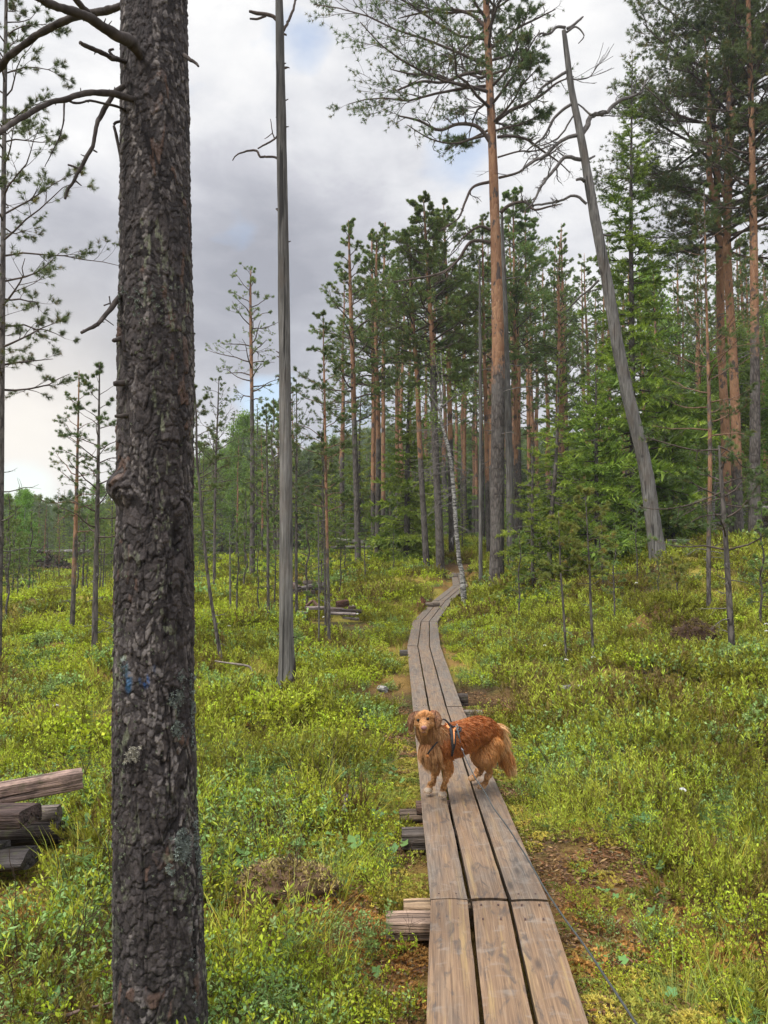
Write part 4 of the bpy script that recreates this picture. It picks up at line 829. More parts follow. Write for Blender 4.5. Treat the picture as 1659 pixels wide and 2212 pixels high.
for idx, (kind, nm, lb, Y, pts, o) in enumerate(TR):
    r = np.random.default_rng(100 + idx)
    P, R = trunk_poly(pts, Y); base = P[0] + [0, 0, .06]
    root = thing(nm, base, lb, {'pine': 'pine tree', 'snag': 'dead tree', 'snaglean': 'dead tree', 'greypole': 'dead tree', 'sapling': 'young pine', 'deadsapling': 'dead sapling', 'spruce': 'spruce', 'birch': 'birch'}[kind])
    if kind in ('pine', 'sapling', 'spruce'):
        o0 = o.get('o0', 0.0 if kind == 'sapling' else 2.)
        if kind == 'sapling' and not o.get('orange'): o0 = 2.
        oc = lambda s, o0=o0: sstep(o0 - .12, o0 + .12, s) if o0 < 1.5 else np.zeros_like(s)
        if kind == 'sapling' and o.get('orange'): oc = lambda s: .15 + .4 * sstep(.1, .4, s)
        a, Q, q = trunk_mesh(P, R, 22 if kind == 'pine' else 12, 110 if kind == 'pine' else 60, wob=.09 if kind != 'sapling' else .18, oc=oc, roots=kind != 'sapling')
        # the second, crooked limb of the forked pine
        if 'forked' in lb:
            for ln in ([(1571, 470, 16), (1556, 448, 14), (1541, 420, 12), (1531, 367, 12), (1533, 320, 12), (1531, 275, 11), (1533, 215, 8), (1528, 140, 5), (1520, 60, 2)], [(1570, 430, 11), (1556, 400, 9), (1550, 350, 9), (1556, 310, 8), (1545, 285, 5)]):
                lp, lr = pxline(ln, Y); tubes(a, lp[None], lr[None], 12, (1, 1, 1))
                p3 = children(lp[None], lr[None], np.array([3.]), 14, .4, 1, .8, .6, 6, .14, .05, r)
        a.build('trunk', M_bark, root, root.location, smooth=True)
        extra = None
        if 'boardwalk bend' in lb:
            extra = [(*pxline([(x, y, w_, dy * i / len(ln)) for i, (x, y, w_) in enumerate(ln)], Y), tf) for ln, tf, dy in HERO_L]
        if 'top gone' in lb:
            extra = [(*pxline(ln, Y), tf) for ln, tf in (([(1553, 971, 4), (1533, 972, 4), (1505, 973, 3.5), (1470, 966, 3, -.2), (1430, 955, 3, -.3), (1395, 945, 1.5, -.4)], .9),
              ([(1556, 965, 4), (1575, 975, 3.5), (1590, 990, 3), (1605, 1008, 2.5), (1640, 1012, 2)], .8), ([(1560, 1062, 4), (1520, 1080, 3.5), (1470, 1095, 3), (1420, 1100, 2.5), (1370, 1093, 1.2)], .9),
              ([(1561, 1075, 4), (1530, 1085, 3), (1490, 1105, 2.5), (1455, 1125, 1.5)], .7), ([(1563, 1045, 4), (1590, 1035, 3), (1625, 1030, 2.5), (1659, 1015, 1.5)], .8), ([(1565, 1090, 3), (1600, 1095, 3), (1640, 1097, 1.5)], .2), ([(1566, 1112, 3), (1520, 1115, 3), (1480, 1135, 1.5)], .5))]
        if kind == 'spruce': crown_spruce(Q, q, o, root, r, Y)
        else: crown_pine(Q, q, o, root, r, Y, extra)
        if 'forked' in lb:
            lp, lr = pxline([(1541, 420, 12), (1531, 367, 12), (1533, 320, 12), (1531, 275, 11), (1533, 215, 8), (1528, 140, 5), (1520, 60, 2)], Y)
            crown_pine(lp, lr, dict(t0=.35, n=14, L=2.2, dens=1.3, dead=1, bias=-.2), root, r, Y)
    elif kind in ('snag', 'snaglean', 'greypole'):
        a, Q, q = trunk_mesh(P, R, 26, 140, wob=.12, oc=lambda s: 1.4 - .75 * sstep(.3, .75, s) if kind == 'snag' else 1.35 - .4 * s)
        if kind == 'snag':
            vz = a.V[0]; tz_ = vz[:, 2] - base[2]; bk_ = sstep(.04, .0, tz_ - .28 * (fbm(vz[:, 0] * 25, vz[:, 1] * 25, tz_ * 2, seed=3) - .15) - .25 * sstep(.02, .10, vz[:, 0] - base[0]))[:, None]
            a.C[0] = a.C[0] * (1 - bk_) + np.array([.32, .24, .20]) * bk_; a.V[0] = vz + np.stack([(vz[:, 0] - base[0]), (vz[:, 1] - base[1]), 0 * tz_], -1) * bk_ * .22
        a.build('trunk', M_grey, root, root.location, smooth=True)
        tw = Acc(); lines = []
        if kind == 'snag':
            lines = [[(600, 46, 9), (590, 36, 8), (579, 33, 8), (555, 30, 8), (538, 28, 5)], [(575, 34, 5), (558, 40, 5), (540, 40, 4)], [(612, 70, 7), (620, 55, 6), (627, 36, 6), (634, 14, 5), (641, -6, 4), (648, -40, 2)],
                     [(612, 351, 10), (604, 346, 7), (587, 337, 5), (570, 334, 5), (555, 329, 5), (548, 317, 5), (528, 319, 4), (510, 328, 3), (498, 342, 2)], [(600, 293, 4), (592, 300, 4), (575, 309, 4), (557, 318, 3)], [(592, 298, 3), (587, 285, 2.4), (583, 258, 1.4)],
                     [(588, 288, 2), (578, 296, 2), (572, 299, 1)], [(612, 73, 5), (619, 76, 4)], [(612, 150, 4), (622, 146, 3), (626, 147, 2)]]
            for k in range(26):
                v = r.uniform(60, 1400); u = np.interp(v, [0, 700, 1494], [604, 614, 618]); sd_ = r.choice([-1, 1]); w0 = np.interp(v, [0, 1494], [18, 36]) / 2
                lines.append([(u + sd_ * w0 * .8, v, 3.5), (u + sd_ * (w0 + r.uniform(1, 6)), v - r.uniform(0, 4), 1.8)])
        elif kind == 'snaglean': lines = SNAG_L
        else:
            for k in range(14):
                t = r.uniform(.3, 1); p, pr = attach(Q, q, np.array([t])); a_ = r.uniform(0, 2 * pi); L_ = r.uniform(.1, .7)
                Pd = grow(p, np.array([[math.cos(a_), math.sin(a_), .2]]), np.array([L_]), 6, .15, 0, r); tw = Acc(); tubes(tw, Pd, taper(np.minimum(pr * .3, .03), 6, .3), 5, BRG); tw.build('branch_stub', M_twig, root, root.location)
        for li, ln in enumerate(lines):
            tw = Acc()
            dy = r.uniform(-1, 1) * .25 * (1 if kind == 'snag' else 3)
            lp, lr = pxline([(*x, dy * i / len(ln)) for i, x in enumerate(ln)], Y)
            lp = lp + np.cumsum(r.normal(size=lp.shape) * np.linalg.norm(lp[-1] - lp[0]) * .006, 0)
            tubes(tw, lp[None], lr[None], 7, BR * .8 if kind == 'snag' else BRG * .8)
            if kind == 'snaglean' and len(ln) > 4:
                Le = np.array([np.linalg.norm(np.diff(lp, axis=0), axis=1).sum()])
                E2, e2, l2 = children(lp[None], lr[None], Le, 9, .2, 1., .9, .22, 6, .35, .02, r, flat=1.)
                tubes(tw, E2, taper(np.minimum(e2 * .6, .02), 6, .3), 4, BRG * .7, caps=False)
                E3, e3, l3 = children(E2, taper(e2 * .6, 6, .3), l2, 4, .2, 1., .8, .6, 5, .3, 0., r, flat=1.)
                tubes(tw, E3, taper(np.minimum(e3 * .6, .008), 5, .4), 3, BRG * .7, caps=False)
            tw.build('branch', M_twig, root, root.location)
        if kind == 'snaglean':      # fine fan of dead twigs near the top
            tw = Acc()
            fan = pxline([(1228, 170, 4), (1250, 172, 3), (1275, 165, 2.5), (1290, 140, 1.5)], Y)
            E2, e2, l2 = children(fan[0][None], fan[1][None], np.array([1.3]), 14, .1, 1, .6, .6, 7, .12, .05, r, flat=.9)
            tubes(tw, E2, np.full((len(E2), 7), .006), 3, BRG * .8, caps=False); tubes(tw, fan[0][None], fan[1][None], 4, BRG * .8); tw.build('branch', M_twig, root, root.location)
    elif kind == 'deadsapling':
        a, Q, q = trunk_mesh(P, R, 8, 40, wob=.15, roots=False); 
        a.C = [c * BRG for c in a.C]; a.build('trunk', M_twig, root, root.location, smooth=True)
        tw = Acc(); n = 14; t = r.uniform(.25, .95, n); p, pr = attach(Q, q, t); az = r.uniform(0, 6.28, n); LL = r.uniform(.08, .35, n)
        P1 = grow(p, np.stack([np.cos(az), np.sin(az), r.uniform(.0, .7, n)], -1), LL, 5, .2, 0, r); tubes(tw, P1, taper(np.full(n, .004), 5, .3), 4, BRG, caps=False)
        tw.build('branches', M_twig, root, root.location)
    elif kind == 'birch':
        a, Q, q = trunk_mesh(P, R, 14, 90, wob=.16); a.build('trunk', M_birch, root, root.location, smooth=True)
        tw = Acc(); L_ = [[(953, 898, 5), (940, 870, 4), (925, 855, 3.5), (912, 848, 2)], [(955, 880, 5), (970, 866, 4), (989, 853, 3), (1005, 850, 1.5)], [(954, 872, 4), (948, 820, 3), (938, 770, 1.5)], [(953, 905, 3), (940, 908, 3), (932, 906, 2)]]
        en = []
        for ln in L_:
            lp, lr = pxline(ln, Y); tubes(tw, lp[None], lr[None], 6, BRG); Le = np.array([np.linalg.norm(np.diff(lp, axis=0), axis=1).sum()])
            E2, e2, l2 = children(lp[None], lr[None], Le, 10, .2, 1, .7, .5, 5, .15, .05, r); tubes(tw, E2, taper(np.full(len(E2), .006), 5, .4), 3, BRG * .7, caps=False); en += [E2[:, -1], E2[:, 2]]
        n = 34; t = r.uniform(.28, .62, n); p, pr = attach(Q, q, t); az = r.uniform(0, 6.28, n)
        P1 = grow(p, np.stack([np.cos(az) - .5, np.sin(az), r.uniform(-.5, .3, n)], -1), r.uniform(.4, 1.3, n), 8, .16, -.04, r); tubes(tw, P1, taper(np.full(n, .010), 8, .3), 4, BRG, caps=False)
        P2, r2, l2 = children(P1, taper(np.full(n, .009), 8, .3), np.full(n, .9), 5, .2, 1, .7, .5, 5, .2, -.03, r); tubes(tw, P2, taper(r2 * .6, 5, .4), 3, BRG, caps=False)
        tw.build('branches', M_twig, root, root.location)
        fo = Acc(); leafy(np.concatenate(en), r, fo, 12, .05, (.16, .24, .07), .13); fo.build('crown', M_birchleaf, root, root.location)
# ------------------------------------------------------------------ the big foreground pine
def proj(P):
    d = np.asarray(P) - np.array([0, 0, CAMZ]); z = d[..., 1] * CP + d[..., 2] * SP; y = -d[..., 1] * SP + d[..., 2] * CP
    return CU + F * d[..., 0] / z, CV - F * y / z
def worley(X, Y, nx, seed):
    ix = np.floor(X).astype(np.int64); iy = np.floor(Y).astype(np.int64); f1 = np.full(X.shape, 9.); f2 = f1.copy(); cid = np.zeros(X.shape); dy = np.zeros(X.shape)
    for a in (-1, 0, 1):
        for b in (-1, 0, 1):
            cx, cy = ix + a, iy + b; k = np.mod(cx, nx)
            px = cx + .12 + .76 * _h(k, cy, k * 0, seed); py = cy + .1 + .8 * _h(k, cy, k * 0 + 1, seed); d = np.hypot(X - px, Y - py)
            new = d < f1; f2 = np.where(new, f1, np.minimum(f2, d)); f1 = np.where(new, d, f1)
            cid = np.where(new, _h(k, cy, k * 0 + 2, seed), cid); dy = np.where(new, Y - py, dy)
    return f1, f2, cid, dy
YT = 2.5
EDG = np.array([(-1500, 276, 392), (-500, 266, 398), (-60, 262, 403), (0, 262, 405), (150, 262, 407), (300, 261, 410), (600, 259, 415), (750, 255, 419), (1050, 255, 416), (1200, 251, 417), (1500, 247, 418), (1700, 247, 422), (1830, 247, 428), (1900, 247, 435), (2050, 249, 441), (2212, 251, 449), (2300, 246, 462), (2400, 225, 490)], float)[::-1]
Pb = np.array([W((l + r_) / 2, v, YT) for v, l, r_ in EDG]); Rb = np.array([(r_ - l) / 2 * zc(p) / F for (v, l, r_), p in zip(EDG, Pb)])
NZ, NS = 1500, 300
zz = np.concatenate([np.linspace(Pb[0, 2], 3.6, 1400), np.linspace(3.62, Pb[-1, 2], 100)])
cx = np.interp(zz, Pb[:, 2], Pb[:, 0]); rr = np.interp(zz, Pb[:, 2], Rb)
th = np.arange(NS) / NS * 2 * pi
TH, ZZ = np.meshgrid(th, zz); RR = rr[:, None] + 0 * TH
wx = (fbm(np.cos(TH) * 2.2, np.sin(TH) * 2.2, ZZ * 5, seed=40) - .5) * 1.6; wz = (fbm(np.cos(TH) * 2.2, np.sin(TH) * 2.2, ZZ * 7, seed=41) - .5) * 1.2
f1, f2, cid, dyc = worley(TH / (2 * pi) * 13 + wx * 1.3, ZZ / .15 + wz * 1.2, 13, 3)
g1, g2, cid2, dy2 = worley(TH / (2 * pi) * 36 + wx * 2.2, ZZ / .046 + wz * 2.4, 36, 7)
k1, k2, cid3, dy3 = worley(TH / (2 * pi) * 80 + wx * 3.5, ZZ / .021 + wz * 4, 80, 9)
low = sstep(2.6, 1.6, ZZ) * .6 + .4
fur = sstep(.0, .14, f2 - f1 + .10 * (vnoise(TH * 3, ZZ * 4, seed=44) - .3)); fur2 = sstep(0, .22, g2 - g1)
D = .0045 * fur * (.35 + .9 * cid) * low + .0018 * fur2 * (.3 + cid2) - .0040 * np.clip(dy2, -.6, .6) * (.2 + cid2) + .0022 * cid3 * sstep(0, .3, k2 - k1) - .0034 * np.clip(dy3, -.6, .6) * cid3
D = D + (fbm(np.cos(TH) * 6, np.sin(TH) * 6, ZZ * 30, seed=50) - .5) * .006 - .007
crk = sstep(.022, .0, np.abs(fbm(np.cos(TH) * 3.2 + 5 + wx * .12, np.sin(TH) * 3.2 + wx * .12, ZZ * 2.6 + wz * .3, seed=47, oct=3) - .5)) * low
RR = RR + D - .004 * crk
Vt = np.stack([cx[:, None] + RR * np.sin(TH), YT - RR * np.cos(TH), ZZ], -1)
U_, V_ = proj(Vt); front = np.cos(TH) > -.05
kc = (U_ - 262) ** 2 / 24 ** 2 + (V_ - 1052) ** 2 / 30 ** 2; kb = np.exp(-kc ** 1.5) * (np.sin(TH) < -.2)
hole = np.exp(-(((U_ - 382) / 9) ** 2 + ((V_ - 1155) / 34) ** 2)) * front + .8 * np.exp(-(((U_ - 356) / 8) ** 2 + ((V_ - 1345) / 16) ** 2)) * front + .7 * np.exp(-(((U_ - 352) / 6) ** 2 + ((V_ - 1642) / 22) ** 2)) * front
RR = RR + kb * .034 - .016 * hole
Vt = np.stack([cx[:, None] + RR * np.sin(TH), YT - RR * np.cos(TH), ZZ], -1)
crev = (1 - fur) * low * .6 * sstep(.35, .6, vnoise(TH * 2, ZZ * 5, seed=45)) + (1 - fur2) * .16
c0 = np.stack([.050 + .036 * (cid2 - .5) + .026 * (cid3 - .5), .044 + .031 * (cid2 - .5) + .024 * (cid3 - .5), .043 + .029 * (cid2 - .5) + .024 * (cid3 - .5)], -1)
gm = sstep(.55, .9, cid3)[..., None] * sstep(.45, .7, fbm(np.cos(TH) * 3, np.sin(TH) * 3, ZZ * 4, seed=61))[..., None]
c0 = c0 * (1 - gm) + np.array([.17, .155, .145]) * gm
rd = ((cid > .86) & (cid2 > .6))[..., None] * sstep(.4, .6, fbm(np.cos(TH) * 5, np.sin(TH) * 5, ZZ * 12, seed=62))[..., None]
c0 = c0 * (1 - rd * .7) + np.array([.11, .068, .05]) * rd * .7
lc = (sstep(.60, .68, fbm(np.cos(TH) * 9, np.sin(TH) * 9, ZZ * 35, seed=63)) * sstep(.5, .62, fbm(np.cos(TH) * 2, np.sin(TH) * 2, ZZ * 3, seed=64)))[..., None]
c0 = c0 * (1 - lc * .75) + np.array([.17, .185, .125]) * lc * .75
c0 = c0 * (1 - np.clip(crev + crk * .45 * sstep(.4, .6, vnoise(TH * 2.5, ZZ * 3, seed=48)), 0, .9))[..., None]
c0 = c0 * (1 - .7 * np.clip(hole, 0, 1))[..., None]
pn = fbm(U_ * .16, V_ * .10, seed=70)
for (pu, pv, ru, rv, cc, st) in ((269, 1440, 9, 22, (.08, .16, .19), .75), (278, 1475, 9, 26, (.035, .12, .24), .8), (316, 1473, 8, 17, (.02, .10, .30), .8), (333, 1446, 5, 12, (.03, .07, .15), .35), (265, 1425, 7, 9, (.34, .40, .34), .8), (302, 1470, 5, 9, (.03, .09, .2), .4)):
    m_ = (np.clip(1.5 - np.hypot((U_ - pu) / ru, (V_ - pv) / rv) * 1.3, 0, 1) * sstep(.38, .58, pn) * front * st * fur)[..., None]
    c0 = c0 * (1 - m_) + np.array(cc) * m_
def f_bark2(t):
    tc = t.n('ShaderNodeTexCoord'); n = t.noise(tc.outputs['Object'], 130, 5, .65); n2 = t.noise(tc.outputs['Object'], 28, 4, .6)
    c = t.mix(1.0, colattr(t), t.ramp(n, [(.25, (.6, .6, .62)), (.75, (1.4, 1.38, 1.35))]), 'MULTIPLY')
    c = t.mix(1.0, c, t.ramp(n2, [(.3, (.75, .75, .78)), (.7, (1.25, 1.22, 1.2))]), 'MULTIPLY')
    return principled(t, c, .88, n, .7, .004, spec=.2), None
M_bark2 = material('old pine bark', f_bark2)
bp = np.array([cx[0], YT, float(h(np.array([cx[0]]), np.array([YT]))[0])])
big = thing('pine_tree', bp, 'huge dark pine trunk close at left with blue paint marks and grey lichen', 'pine tree')
ac = Acc(); kk = np.arange(Vt.shape[0] * NS).reshape(-1, NS)
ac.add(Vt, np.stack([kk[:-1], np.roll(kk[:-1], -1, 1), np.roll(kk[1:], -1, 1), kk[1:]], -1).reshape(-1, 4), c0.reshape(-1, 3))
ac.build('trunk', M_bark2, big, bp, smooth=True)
def surf(u, v, out=.0):
    zt = W(u, v, YT - .12)[2]
    for _ in range(3):
        c_, r_ = np.interp(zt, Pb[:, 2], Pb[:, 0]), np.interp(zt, Pb[:, 2], Rb)
        x = W(u, v, YT - .1)[0]; s_ = np.clip((x - c_) / r_, -.985, .985); y = YT - r_ * math.sqrt(1 - s_ * s_); p = W(u, v, y); zt = p[2]
    nrm = np.array([s_, -math.sqrt(1 - s_ * s_), 0]); return p + nrm * out, nrm
rl = np.random.default_rng(77); pos = []; ax = []; cl = []; szs = []
for (u0, v0, su, sv, n, s_) in ((398, 1470, 12, 22, 60, .010), (385, 1505, 12, 18, 60, .010), (412, 1560, 5, 60, 50, .009), (392, 1590, 10, 14, 60, .009), (380, 1570, 8, 20, 30, .008), (396, 1827, 16, 24, 190, .0115), (412, 1800, 9, 30, 90, .010), (425, 1850, 5, 40, 40, .009), (368, 1880, 10, 14, 22, .008), (300, 640, 60, 40, 60, .008), (330, 700, 70, 60, 60, .007), (395, 1010, 14, 60, 40, .006), (330, 1400, 70, 500, 90, .006), (420, 2050, 8, 120, 70, .008), (262, 1700, 10, 300, 60, .007), (400, 1920, 20, 40, 30, .007)):
    for k in range(n):
        u, v = rl.normal(u0, su * .6), rl.normal(v0, sv * .6)
        lo, hi = np.interp(v, EDG[::-1, 0], EDG[::-1, 1]) + 3, np.interp(v, EDG[::-1, 0], EDG[::-1, 2]) - 1
        p, nn = surf(min(max(u, lo), hi), v, .004); pos.append(p); ax.append(nn + rl.normal(size=3) * .25); szs.append(s_ * rl.uniform(.6, 1.3)); cl.append(np.array([.24, .275, .24]) * rl.uniform(.5, 1.25) if s_ > .0075 else np.array([.17, .19, .13]) * rl.uniform(.5, 1.2))
LICH = tuft_template(16, 1.0, .42, spread=(.5, 1.45), back=.1, seed=9)
a = Acc(); inst(a, *LICH, np.array(pos), np.array(ax), np.array(szs), np.array(cl), r=rl)
o = a.build('lichen', M_col, big, bp); o['label'] = 'grey-green leafy lichen tufts'
a = Acc(); p, nn = surf(291, 1630, .006); k = 40
inst(a, *LICH, p + rl.normal(size=(k, 3)) * np.array([.010, .002, .010]), nn + rl.normal(size=(k, 3)) * .4, np.full(k, .011), np.array([[.42, .40, .33]]) * rl.uniform(.7, 1.2, (k, 1)), r=rl)
o = a.build('fungus', M_col, big, bp); o['label'] = 'small cream-coloured bracket fungus'
BL = [([(305, 125, 14), (286, 95, 26), (262, 82, 24), (222, 58, 22), (186, 36, 21), (139, 20, 18), (91, 0, 17), (40, -30, 14)], -.10, -.5),
 ([(200, 42, 15), (186, 24, 14), (165, 2, 13), (140, -26, 11), (110, -60, 9)], -.13, -.2),
 ([(275, 6, 12), (240, 18, 16), (206, 26, 16), (159, 39, 16), (119, 54, 15), (71, 83, 14), (24, 119, 15), (0, 145, 15), (-40, 190, 14)], .10, .35),
 ([(285, 140, 9), (258, 129, 11), (240, 124, 11), (222, 115, 10), (198, 104, 10), (175, 93, 9)], -.06, -.25),
 ([(245, 122, 6), (236, 110, 6), (246, 106, 5)], -.08, 0),
 ([(290, 214, 12), (262, 208, 15), (238, 201, 14), (190, 200, 13), (151, 212, 12), (107, 221, 12), (59, 247, 12), (20, 272, 12), (0, 284, 12), (-40, 312, 10)], -.10, -.45),
 ([(275, 240, 5), (258, 234, 5.5), (218, 222, 5), (185, 218, 5), (159, 222, 5), (145, 218, 5)], -.06, -.25),
 ([(141, 224, 4), (137, 270, 3.2), (128, 296, 3), (119, 317, 2.6), (97, 361, 1.6)], -.22, 0),
 ([(175, 200, 3), (174, 190, 1.6)], -.2, 0),
 ([(270, 186, 12), (250, 200, 11), (234, 224, 10), (216, 252, 10), (210, 270, 9), (203, 310, 8), (190, 335, 8), (171, 365, 8), (160, 388, 7), (147, 408, 6), (139, 430, 5)], -.10, -.1),
 ([(171, 365, 5), (160, 360, 5), (147, 356, 4)], -.16, 0), ([(163, 390, 4), (172, 398, 3), (176, 401, 2)], -.16, 0), ([(203, 325, 4), (210, 329, 3)], -.16, 0), ([(245, 205, 3), (248, 188, 2)], -.1, 0),
 ([(272, 632, 13), (255, 645, 12), (238, 667, 11), (226, 684, 10), (214, 698, 9), (195, 708, 8), (175, 718, 6)], -.06, -.15), ([(240, 668, 4), (236, 640, 2.5)], -.08, 0), ([(228, 690, 3), (246, 703, 1.6)], -.08, 0), ([(224, 660, 3), (238, 655, 3)], -.08, 0),
 ([(270, 728, 12), (252, 734, 10), (244, 736, 7)], -.08, -.03), ([(398, 118, 9), (409, 127, 8), (420, 134, 7), (429, 142, 4)], -.05, -.05),
 ([(262, 262, 5), (248, 268, 6), (252, 290, 7), (258, 318, 7), (262, 350, 5)], -.02, 0),
 ([(275, 826, 16), (262, 828, 14), (246, 829, 11)], -.09, -.03), ([(285, 895, 11), (262, 899, 10), (248, 899, 6)], -.1, -.02)]
for bi, (ln, y0, dy) in enumerate(BL):
    a = Acc()
    lp, lr = pxline([(*x, y0 + dy * i / (len(ln) - 1)) for i, x in enumerate(ln)], YT)
    L_ = np.linalg.norm(lp[-1] - lp[0]); K = max(16, int(L_ / .008)); lp, lr = resample(lp, lr, K)
    lp = lp + (np.stack([fbm(np.arange(K) * .12, np.full(K, bi * 9. + j), seed=80) for j in range(3)], 1) - .5) * .010 * (len(ln) > 3)
    lr = lr * (1 + (fbm(np.arange(K) * .35, np.full(K, bi * 3.), seed=81) - .5) * .35)
    ccol = np.array([.062, .052, .047]) * (1 + (fbm(np.arange(K) * .3, np.full(K, bi * 5.), seed=82) - .5))[:, None]
    tubes(a, lp[None], lr[None], 10, ccol[None])
    if len(ln) > 4:      # bark scales and broken spurs
        m = int(L_ * 26); s_ = rl.integers(2, K - 2, m); Ps = grow(lp[s_], rl.normal(size=(m, 3)), np.maximum(lr[s_] * 1.2, .006) + rl.exponential(.004, m), 3, .2, 0, rl)
        tubes(a, Ps, taper(np.minimum(lr[s_] * .45, .003), 3, .4), 4, (.06, .05, .045), caps=False)
    a.build('dead_branch', M_twig, big, bp)

# ------------------------------------------------------------------ forest filling in behind
def dup(root, loc, rz, sc, label, group):
    r_ = root.copy(); COL.objects.link(r_); r_.location = loc; r_.rotation_euler = (0, 0, rz); r_.scale = (sc, sc, sc)
    r_['label'] = label; r_['group'] = group
    for ch in root.children:
        c = ch.copy(); COL.objects.link(c); c.parent = r_
    return r_
class Variant:
    def __init__(s, kind, seed, H, rad, o):
        r = np.random.default_rng(seed); lean = r.normal(0, .012 * H, 2); K = 8; z = np.linspace(0, H, K)
        P = np.stack([lean[0] * (z / H) ** 2 + r.normal(0, .03, K) * (z > 0), lean[1] * (z / H) ** 2 + r.normal(0, .03, K) * (z > 0), z], -1); P[0, 2] = -.25
        R = rad * (1 - z / H) ** .75 + .01
        s.root = thing({'pine': 'pine_tree', 'spruce': 'spruce_tree', 'leaf': 'birch_tree'}[kind], (0, 0, 0), '', {'pine': 'pine tree', 'spruce': 'spruce', 'leaf': 'birch'}[kind])
        o0 = o.get('o0', 2.)
        a, Q, q = trunk_mesh(P, R, 10, 40, oc=(lambda t: sstep(o0 - .12, o0 + .12, t)) if o0 < 1.5 else (lambda t: 0 * t))
        a.build('trunk', M_birch if kind == 'leaf' else M_bark, s.root, smooth=True)
        if kind == 'pine': crown_pine(Q, q, o, s.root, r, 40)
        elif kind == 'spruce': crown_spruce(Q, q, o, s.root, r, 40)
        else: crown_leaf(Q, q, o, s.root, r)
        s.H = H; s.used = False
    def put(s, loc, rz, sc, label, group):
        if s.used: return dup(s.root, loc, rz, sc, label, group)
        s.used = True; s.root.location = loc; s.root.rotation_euler = (0, 0, rz); s.root.scale = (sc,) * 3; s.root['label'] = label; s.root['group'] = group; return s.root
PV = [Variant('pine', 300 + i, 16, .15, dict(t0=[.42, .50, .36, .54, .46][i], n=[34, 30, 38, 26, 32][i], L=[1.75, 1.5, 1.45, 1.8, 1.6][i], dens=[1.05, .95, .9, 1.05, 1.][i], keep=.9, o0=[.25, .3, .35, .2, .28][i], dead=10)) for i in range(5)]
SV = [Variant('spruce', 320 + i, 9, .09, dict(t0=.05, n=[90, 80, 70][i], L=[1.5, 1.25, 1.1][i], lo=1, dark=(i == 2))) for i in range(3)]
YV = [Variant('pine', 340 + i, 4, .03, dict(t0=[.3, .22, .4][i], n=[24, 26, 18][i], L=[.75, .8, .55][i], dens=.65, dead=8, light=1, ts=.9)) for i in range(3)]
LV = [Variant('leaf', 360 + i, 8, .06, dict(t0=[.15, .25][i], n=[40, 34][i], L=[1.5, 1.2][i], per=5, size=.10, spread=.16, col=[(.17, .27, .06), (.20, .30, .07)][i])) for i in range(2)]
rb = np.random.default_rng(2024); taken = [W(p[0][0], p[0][1], Y)[:2] for k, nm, lb, Y, p, o in TR]
placed = []
def place(var, u, Y, vt, label, group, mind=.6, wall=.9):
    x = (u - CU) / F * Y; 
    for t in taken:
        if (t[0] - x) ** 2 + (t[1] - Y) ** 2 < mind * mind: return False
    if float(walkdist(np.array([x]), np.array([Y]))[0][0]) < wall: return False
    z = float(h(np.array([x]), np.array([Y]))[0]); H = W(u, vt, Y)[2] - z
    if H < .4: return False
    o_ = var.put((x, Y, z), rb.uniform(0, 6.28), H / var.H, label, group); taken.append(np.array([x, Y])); placed.append((o_, label, u, Y)); return True
us = [640, 700, 750, 800, 870, 950, 1000, 1100, 1150, 1200, 1300, 1400, 1500, 1659, 1900]; vs = [680, 600, 560, 540, 470, 470, 540, 450, 480, 460, 520, 500, 520, 470, 450]
gp = 'pines of the forest behind the numbered near trunks'.replace('numbered ', '')
n = 0
for i in range(400):
    u = rb.uniform(640, 1760); Y = rb.uniform(29, 62)
    if u < 850 and rb.random() < .35: continue
    vt = np.interp(u, us, vs) + abs(rb.normal(0, 75)) + (60 if Y > 45 else 0)
    if place(PV[n % 5], u, Y, vt, 'slim forest pine', 'pines of the forest behind the nearer trunks', 1.2): n += 1
    if n >= 84: break
n = 0
for i in range(300):
    u = rb.uniform(690, 1740); Y = rb.uniform(24, 50); vt = rb.uniform(800, 1060)
    if place(SV[n % 3], u, Y, vt, 'green forest spruce', 'spruces between the forest pines', 1.3, 1.6): n += 1
    if n >= 52: break
n = 0
for i in range(200):
    u = rb.uniform(1380, 1760); Y = rb.uniform(26, 42); vt = rb.uniform(590, 960)
    if place(LV[n % 2], u, Y, vt, 'leafy green birch', 'leafy birches behind the right pines', 1.3): n += 1
    if n >= 17: break
n = 0
for i in range(200):
    u = rb.uniform(-120, 640); Y = rb.uniform(32, 70); vt = np.interp(u, [-120, 60, 130, 420, 500, 640], [1065, 1060, 1050, 940, 880, 830]) + abs(rb.normal(0, 50)) - (1100 - 900) * .0
    v_ = [SV[0], PV[2], SV[1], LV[0], PV[0], YV[0]][n % 6]
    lab = {SV[0]: 'bogside spruce', SV[1]: 'bogside spruce', LV[0]: 'bogside birch'}.get(v_, 'thin bogside pine')
    if place(v_, u, Y, vt, lab, {'bogside spruce': 'spruces along the far side of the bog', 'bogside birch': 'birches along the far side of the bog', 'thin bogside pine': 'thin pines along the far side of the bog', 'low young conifer': 'young conifers under the forest pines', 'small young bog pine': 'young pines scattered over the bog'}[lab], 1.3): n += 1
    if n >= 66: break
n = 0
